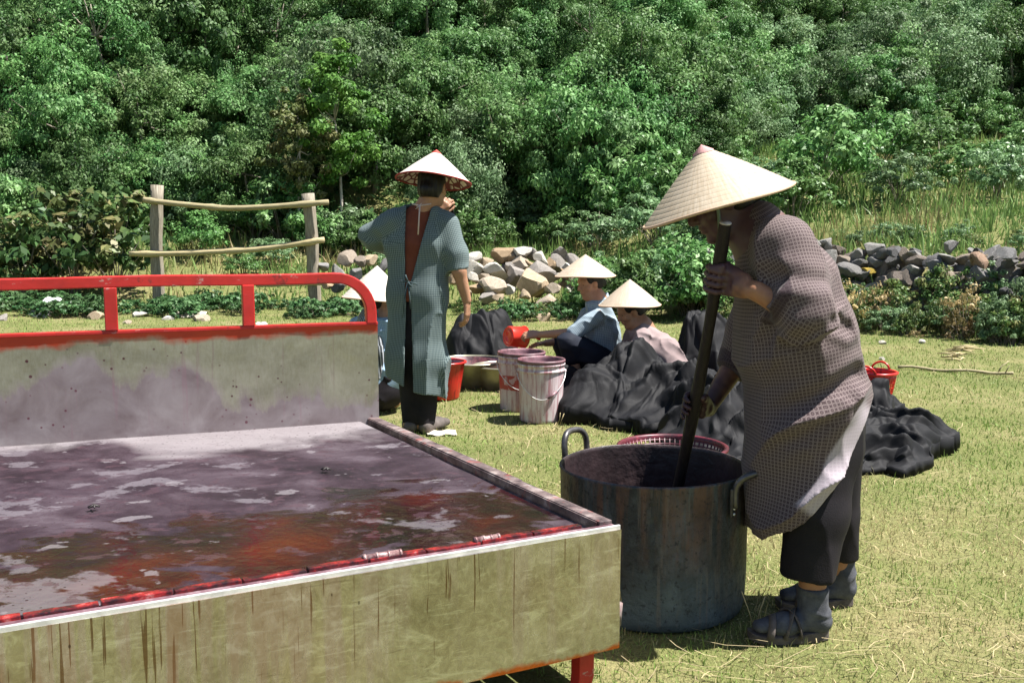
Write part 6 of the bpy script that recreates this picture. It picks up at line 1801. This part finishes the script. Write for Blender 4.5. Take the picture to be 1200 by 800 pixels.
def build_cloths():
    pc = P(745, 415, 6.45); pd = P(800, 430, 6.1)
    mound = gauss([(pc[0], pc[1], 0.30, 0.30, 0.35, 0.0), (P(700, 440, 6.2)[0], 6.2, 0.26, 0.3, 0.24, 0.4), (pd[0], pd[1] , 0.45, 0.38, 0.26, -0.5), (P(860, 480, 5.5)[0], 5.5, 0.40, 0.40, 0.25, 0.3)])
    # the lap heap in front of the sitting women
    X = drape([g2(652, 494), g2(800, 522), g2(860, 452), g2(690, 446)], 174, 140, 1.75, 1.6, mound, 3)
    sheet('black_cloth', X, 'big crumpled heap of black cloth over the lap of the sitting woman in mauve', 'cloth', CG)
    X = drape([g2(765, 528), g2(905, 560), g2(930, 462), g2(800, 452)], 159, 140, 1.5, 1.55, mound, 5)
    sheet('black_cloth', X, 'heap of black cloth spread behind the big pot and the red colander', 'cloth', CG)
    m2 = gauss([(P(1000, 500, 5.3)[0], 5.3, 0.5, 0.28, 0.11, 0.1), (P(1055, 520, 5.25)[0], 5.2, 0.30, 0.22, 0.09, 0.0), (P(1020, 480, 6.0)[0], 5.85, 0.24, 0.2, 0.20, 0.0)])
    X = drape([g2(930, 554), g2(1070, 560), g2(1128, 522), g2(960, 500)], 174, 134, 1.6, 1.7, m2, 8, 0.075, 5.2, 0.09, (0.2, -0.6), -0.15)
    sheet('black_cloth', X, 'rumpled black cloth spread on the turf to the right of the stooping woman', 'cloth', CG)
    X = drape([g2(945, 505), g2(1045, 508), g2(1058, 478), g2(965, 470)], 114, 87, 1.5, 1.6, m2, 12, 0.06, 6.0, 0.06, (0.2, -0.5), 0.3)
    sheet('black_cloth', X, 'small folded lobe of black cloth just below the red basket', 'cloth', CG)
    bx = P(562, 415, 7.75)
    m3 = gauss([(P(570, 400, 8.1)[0], 8.1, 0.30, 0.26, 0.40, 0.15), (P(586, 380, 8.15)[0], 8.15, 0.22, 0.22, 0.43, 0.0), (P(545, 400, 8.1)[0], 8.1, 0.22, 0.22, 0.40, 0.0)])
    X = drape([g2(520, 445), g2(602, 445), g2(606, 427), g2(526, 427)], 133, 108, 1.75, 1.9, m3, 15, 0.06, 5.5, 0.05, (-0.3, -0.4), 0.25)
    sheet('black_cloth', X, 'black cloth piled in the wash basin between the standing woman and the red dipper', 'cloth', CG)
    m4 = gauss([(P(826, 400, 7.2)[0], 7.25, 0.36, 0.30, 0.46, 0.0), (P(850, 420, 7.0)[0], 6.9, 0.36, 0.34, 0.42, 0.0)])
    X = drape([g2(790, 462), g2(870, 462), g2(872, 436), g2(796, 438)], 114, 106, 1.6, 2.2, m4, 21)
    sheet('black_cloth', X, 'tall mound of black cloth behind the stirring pole', 'cloth', CG)
    m5 = gauss([(P(408, 380, 6.7)[0], 6.75, 0.15, 0.2, 0.52, 0.0), (P(432, 420, 6.75)[0], 6.9, 0.2, 0.2, 0.3, 0)])
    X = drape([g2(385, 466), g2(440, 464), g2(446, 446), g2(392, 446)], 83, 83, 1.6, 2.0, m5, 25)
    sheet('black_cloth', X, 'black cloth beside the crouching woman behind the backboard', 'cloth', CG)
    m6 = gauss([(P(650, 440, 6.9)[0], 7.0, 0.25, 0.22, 0.16, 0.0)])
    X = drape([g2(612, 470), g2(690, 476), g2(700, 452), g2(620, 450)], 102, 83, 1.5, 1.6, m6, 29)
    sheet('black_cloth', X, 'low black cloth on the ground behind the white paint bucket', 'cloth', CG)
build_cloths()

# ------------------------------------------------------------------ shrubs, weeds, creepers
VINE = [(0.034, 0.092, 0.030), (0.062, 0.142, 0.048), (0.095, 0.178, 0.070)]
WEED = [(0.052, 0.120, 0.030), (0.092, 0.178, 0.046), (0.145, 0.215, 0.064), (0.22, 0.225, 0.085)]
def build_plants():
    r = np.random.default_rng(61)
    def kind(seed, rx, rz, ncl, nlf, leaf, cols, stems, low=-0.2):
        (V, F, C), cc, _ = crown(seed, rx, rz, ncl, nlf, leaf, cols, low, 0.35, rz * 0.65)
        me = mesh_data('foliage', V, F, M_WEED, False, col=C)
        m = MB(); rr = np.random.default_rng(seed)
        for k in rr.choice(len(cc), min(stems, len(cc)), replace=False):
            e = cc[k]; m.tube([(rr.normal(0, 0.03), rr.normal(0, 0.03), -0.05), (e[0] * 0.5, e[1] * 0.5, e[2] * 0.6), e], [0.007, 0.005, 0.002], 4)
        return me, mesh_data('stem', m.V, m.F, M_BARK)
    K = {'fine': [kind(700 + k, 0.36, 0.32, 40, 1500, 0.048, WEED, 12) for k in range(3)],
         'broad': [kind(710 + k, 0.42, 0.34, 34, 700, 0.092, VINE, 10) for k in range(3)],
         'bush': [kind(720 + k, 0.55, 0.55, 55, 3800, 0.065, MIDG, 14) for k in range(3)],
         'pale': [kind(730 + k, 0.5, 0.5, 50, 3000, 0.06, PALEG, 14) for k in range(2)],
         'dry': [kind(760 + k, 0.30, 0.36, 26, 700, 0.05, [(0.16, 0.15, 0.05), (0.32, 0.25, 0.11), (0.42, 0.33, 0.16)], 14) for k in range(2)],
         'leafy': [kind(740 + k, 0.62, 0.75, 44, 1100, 0.125, [(0.035, 0.075, 0.025), (0.06, 0.115, 0.035), (0.10, 0.14, 0.045), (0.16, 0.15, 0.06)], 20) for k in range(2)]}
    def put(kd, x, y, s, name, label, group, sz=1.0, dz=-0.03):
        me, st = K[kd][int(r.integers(0, len(K[kd])))]
        z = float(terrain(np.array([x]), np.array([y]))[0])
        o = thing(name, label, name.replace('_', ' ').split()[-1], (x, y, z + dz), group)
        o.rotation_euler = (0, 0, r.uniform(0, 6.28)); o.scale = (s, s, s * sz)
        link('foliage', me, o); link('stem', st, o)
        return o
    # weeds at the foot of the right wall
    for k in range(84):
        u = r.uniform(985, 1260) if k < 64 else r.uniform(800, 985)
        x0 = (u - 600) / FPX
        y = 14.0
        for _ in range(20): y = float(yb(x0 * y)) * 0.5 + y * 0.5
        y = y + r.uniform(-0.15, 0.95)
        dry = k % 5 == 0
        put('dry' if dry else ('fine' if k % 3 else 'pale'), x0 * y, y, r.uniform(0.3, 0.8) * (1 if k % 3 else 0.75), 'weed_clump', ('straw coloured dry' if dry else 'yellowish green') + ' weed clump below the right stone wall ' + zone(u), 'weeds below the right stone wall', r.uniform(0.7, 1.6))
    for k in range(12):
        u = r.uniform(960, 1230); y = 13.9 - (u - 800) * 0.0072 + r.uniform(0.9, 1.9)
        put('fine' if k % 2 else 'pale', (u - 600) / FPX * y, y, r.uniform(0.25, 0.5), 'weed_clump', ('fine leaved' if k % 2 else 'pale') + ' weed clump just above the right stone wall ' + zone(u), 'weeds above the right stone wall', 0.9)
    # plants round the middle stone heap
    for k in range(34):
        u = r.uniform(540, 690); y = r.uniform(12.6, 13.9)
        if 560 < u < 625 and y > 13.2: continue
        put('broad' if k % 3 == 0 else 'fine', (u - 600) / FPX * y, y, r.uniform(0.28, 0.55), 'weed_clump', 'low bright green weed clump in front of the tumbled stone heap', 'weeds in front of the tumbled stones')
    for k in range(14):
        u = r.uniform(695, 850); y = r.uniform(12.6, 14.6)
        put('pale' if k % 2 else 'bush', (u - 600) / FPX * y, y, r.uniform(0.75, 1.2), 'green_bush', ('pale grey' if k % 2 else 'mid') + ' green bush ' + ('right beside the tumbled stones' if u < 770 else 'close behind the stirring pole'), 'bushes behind the sitting women')
    # creeper along the foot of the fence, seen under the red rail
    for k in range(70):
        u = r.uniform(-60, 470); y = r.uniform(13.0, 14.8)
        put('broad', (u - 600) / FPX * y, y, r.uniform(0.35, 0.7), 'creeper', 'low broad leaved creeper along the fence foot ' + zone(u), 'creepers along the fence foot', 0.8)
    # the big leafy shrub left of the fence
    for u, y, s, lab in ((28, 15.6, 1.15, 'broad leaved shrub at the left edge behind the red rail'), (88, 15.8, 1.2, 'brownish green broad leaved shrub half way to the left fence post'), (135, 15.7, 1.35, 'tall broad leaved shrub right beside the left fence post'), (-25, 15.4, 1.1, 'broad leaved shrub just outside the left edge of the picture'), (62, 16.6, 1.25, 'broad leaved shrub behind the others left of the fence')):
        put('leafy', (u - 600) / FPX * y, y, s, 'leafy_shrub', lab, None, 0.95)
    # bushes on the meadow
    spots = [(955, 17.5, 1.7, 'bush'), (985, 19.0, 1.3, 'pale'), (1050, 16.5, 1.1, 'pale'), (1095, 21.5, 1.6, 'bush'), (1130, 18.5, 1.2, 'bush'), (1185, 22.5, 1.5, 'bush'), (1160, 16.4, 1.0, 'pale'), (925, 16.0, 1.3, 'bush'), (890, 18.0, 1.2, 'pale'), (1020, 22.0, 1.4, 'bush'), (1075, 24.0, 1.3, 'pale'), (1200, 18.5, 1.3, 'pale'),
             (700, 17.5, 1.1, 'pale'), (655, 18.8, 0.9, 'bush'), (740, 18.8, 1.4, 'bush'), (770, 16.6, 1.2, 'pale'), (800, 18.5, 1.5, 'bush'), (840, 17.0, 1.3, 'pale'), (575, 18.9, 0.9, 'bush'), (320, 17.8, 0.8, 'pale'), (240, 18.2, 1.0, 'bush'), (420, 18.3, 0.9, 'bush'), (285, 17.0, 0.6, 'bush'), (440, 17.0, 0.55, 'pale')]
    for u, y, s, kd in spots:
        put(kd, (u - 600) / FPX * y, y, s, 'meadow_bush', ('pale' if kd == 'pale' else 'mid') + ' green bush in ' + ('nearer' if y < 17.3 else 'farther') + ' long grass ' + zone(u), 'bushes on the meadow', r.uniform(0.75, 1.1))
    # shrubs that close the forest foot
    n = 0
    for k in range(60):
        u = -40 + k * 21.5 + r.normal(0, 6)
        y = 22.0
        for _ in range(20): y = float(ye((u - 600) / FPX * y)) * 0.5 + y * 0.5
        y += r.uniform(-0.5, 0.6)
        put('bush' if k % 3 else 'pale', (u - 600) / FPX * y, y, r.uniform(0.8, 1.5), 'forest_edge_bush', ('leafy' if k % 3 else 'pale leafy') + ' bush at the forest edge ' + zone(u), 'bushes along the forest edge', r.uniform(0.8, 1.2))
build_plants()

# ------------------------------------------------------------------ small things lying about
def scrap(name, label, u, v, y, w_, h_, col, rot, cat, tilt=0.2):
    x = P(u, v, y)[0]; z = float(terrain(np.array([x]), np.array([y]))[0])
    n, m = 12, 6; V = []
    for i in range(n):
        for j in range(m):
            a, b = (i / (n - 1) - 0.5) * w_, (j / (m - 1) - 0.5) * h_
            V.append((a, b, 0.012 + h_ * 0.06 * math.sin(a * 11 / max(w_, 0.1) + j * 0.9) + h_ * 0.03 * math.sin(j * 1.9 + i * 0.8) + b * tilt + 0.5 * h_ * abs(tilt)))
    V = np.array(V); c, s = math.cos(rot), math.sin(rot); V = np.stack([V[:, 0] * c - V[:, 1] * s, V[:, 0] * s + V[:, 1] * c, V[:, 2]], 1)
    F = [[i * m + j, (i + 1) * m + j, (i + 1) * m + j + 1, i * m + j + 1] for i in range(n - 1) for j in range(m - 1)]
    o = obj(name, V, F, col); o.location = (x, y, z); so = o.modifiers.new('thick', 'SOLIDIFY'); so.thickness = 0.006
    tag(o, label, cat)
M_WHITEPL = m_plain('white_plastic', (0.55, 0.55, 0.53), (0.72, 0.71, 0.69), 0.4, 0.4)
M_CREAM = m_plain('cream_board', (0.52, 0.46, 0.37), (0.68, 0.62, 0.52), 0.7, 0.2)
scrap('plastic_scrap', 'long white scrap lying in front of the creeper between the rail posts', 222, 354, 13.2, 0.42, 0.16, M_CREAM, 0.1, 'scrap', 0.35)
scrap('plastic_sack', 'crumpled white plastic sack in the creeper at the left end', 52, 344, 13.3, 0.36, 0.26, M_WHITEPL, -0.5, 'sack', 0.9)
scrap('paper_scrap', 'small pale scrap on the turf below the second rail post', 306, 362, 12.0, 0.13, 0.1, M_WHITEPL, 0.4, 'scrap', 0.3)
scrap('paper_scrap', 'small white scrap near the fence post foot right of the second rail post', 278, 374, 11.4, 0.12, 0.08, M_WHITEPL, 0.8, 'scrap', 0.3)
p = G(517, 508)
scrap('wooden_board', 'pale flat board lying on the turf by the foot of the standing woman', 517, 508, p[1], 0.17, 0.10, M_CREAM, 0.2, 'board', 0.05)
# dry cane lying on the turf at the right
def cane():
    m = MB(); p0, p1 = G(1052, 433), G(1188, 441); L = []
    for k in range(17):
        f = k / 16; L.append(p0 + (p1 - p0) * f + np.array([0, 0.02 * math.sin(f * 9), 0.022 + 0.008 * math.sin(f * 13)]))
    m.tube(L, [0.012 + 0.003 * (k % 4 == 0) for k in range(17)], 7)
    m.tube([L[14], L[14] + [0.03, 0, 0.06], L[14] + [0.10, 0.02, 0.10]], [0.007, 0.006, 0.003], 5); m.tube([L[15], L[15] + [0.02, -0.02, 0.07]], [0.006, 0.003], 5)
    tag(m.build('dry_cane', M_BAMBOO_DRY), 'long dry cane lying on the turf to the right of the red basket', 'cane')
cane()
for k, (u, v, w_, lab) in enumerate(((1128, 414, 0.30, 'pale dry leaf sheath on the turf above the long cane'), (1175, 398, 0.5, 'heap of straw coloured stalks in front of the weeds at the right edge'), (1120, 423, 0.22, 'small pale dry sheath between the cane and the weeds'))):
    p = G(u, v); m = MB(); rr = np.random.default_rng(k)
    for q in range(9):
        a = rr.normal(0, 0.5); c_ = p + np.array([rr.normal(0, w_ * 0.2), rr.normal(0, 0.05), 0.015 + 0.012 * q * 0.5]); d = np.array([math.cos(a), math.sin(a), rr.normal(0, 0.05)]) * w_ * 0.4
        m.tube([c_ - d, c_ + [0, 0, 0.01], c_ + d], [0.004, 0.009, 0.003], 5)
    tag(m.build('dry_sheath', M_BAMBOO), lab, 'stalks')
# tall dry grass stems standing in the turf
def stems():
    r = np.random.default_rng(91)
    for k, (u, v, h) in enumerate(((690, 492, 0.13), (700, 497, 0.11), (728, 742, 0.24), (884, 742, 0.15), (655, 502, 0.10), (590, 470, 0.16))):
        p = G(u, v); m = MB()
        for q in range(2):
            a = r.uniform(-0.7, 0.7); b = r.uniform(-0.3, 0.3); t = p + np.array([math.sin(a) * h * 0.5, b * h * 0.5, h * r.uniform(0.7, 1.0)])
            m.tube([p + [r.normal(0, 0.01), r.normal(0, 0.01), 0], (p + t) / 2 + [0, 0, h * 0.08], t], [0.0016, 0.0014, 0.0022], 4)
        tag(m.build('dry_grass_tuft', M_BAMBOO), 'thin dry grass stems standing up out of the turf', 'grass stems', 'dry stems in the turf')
stems()
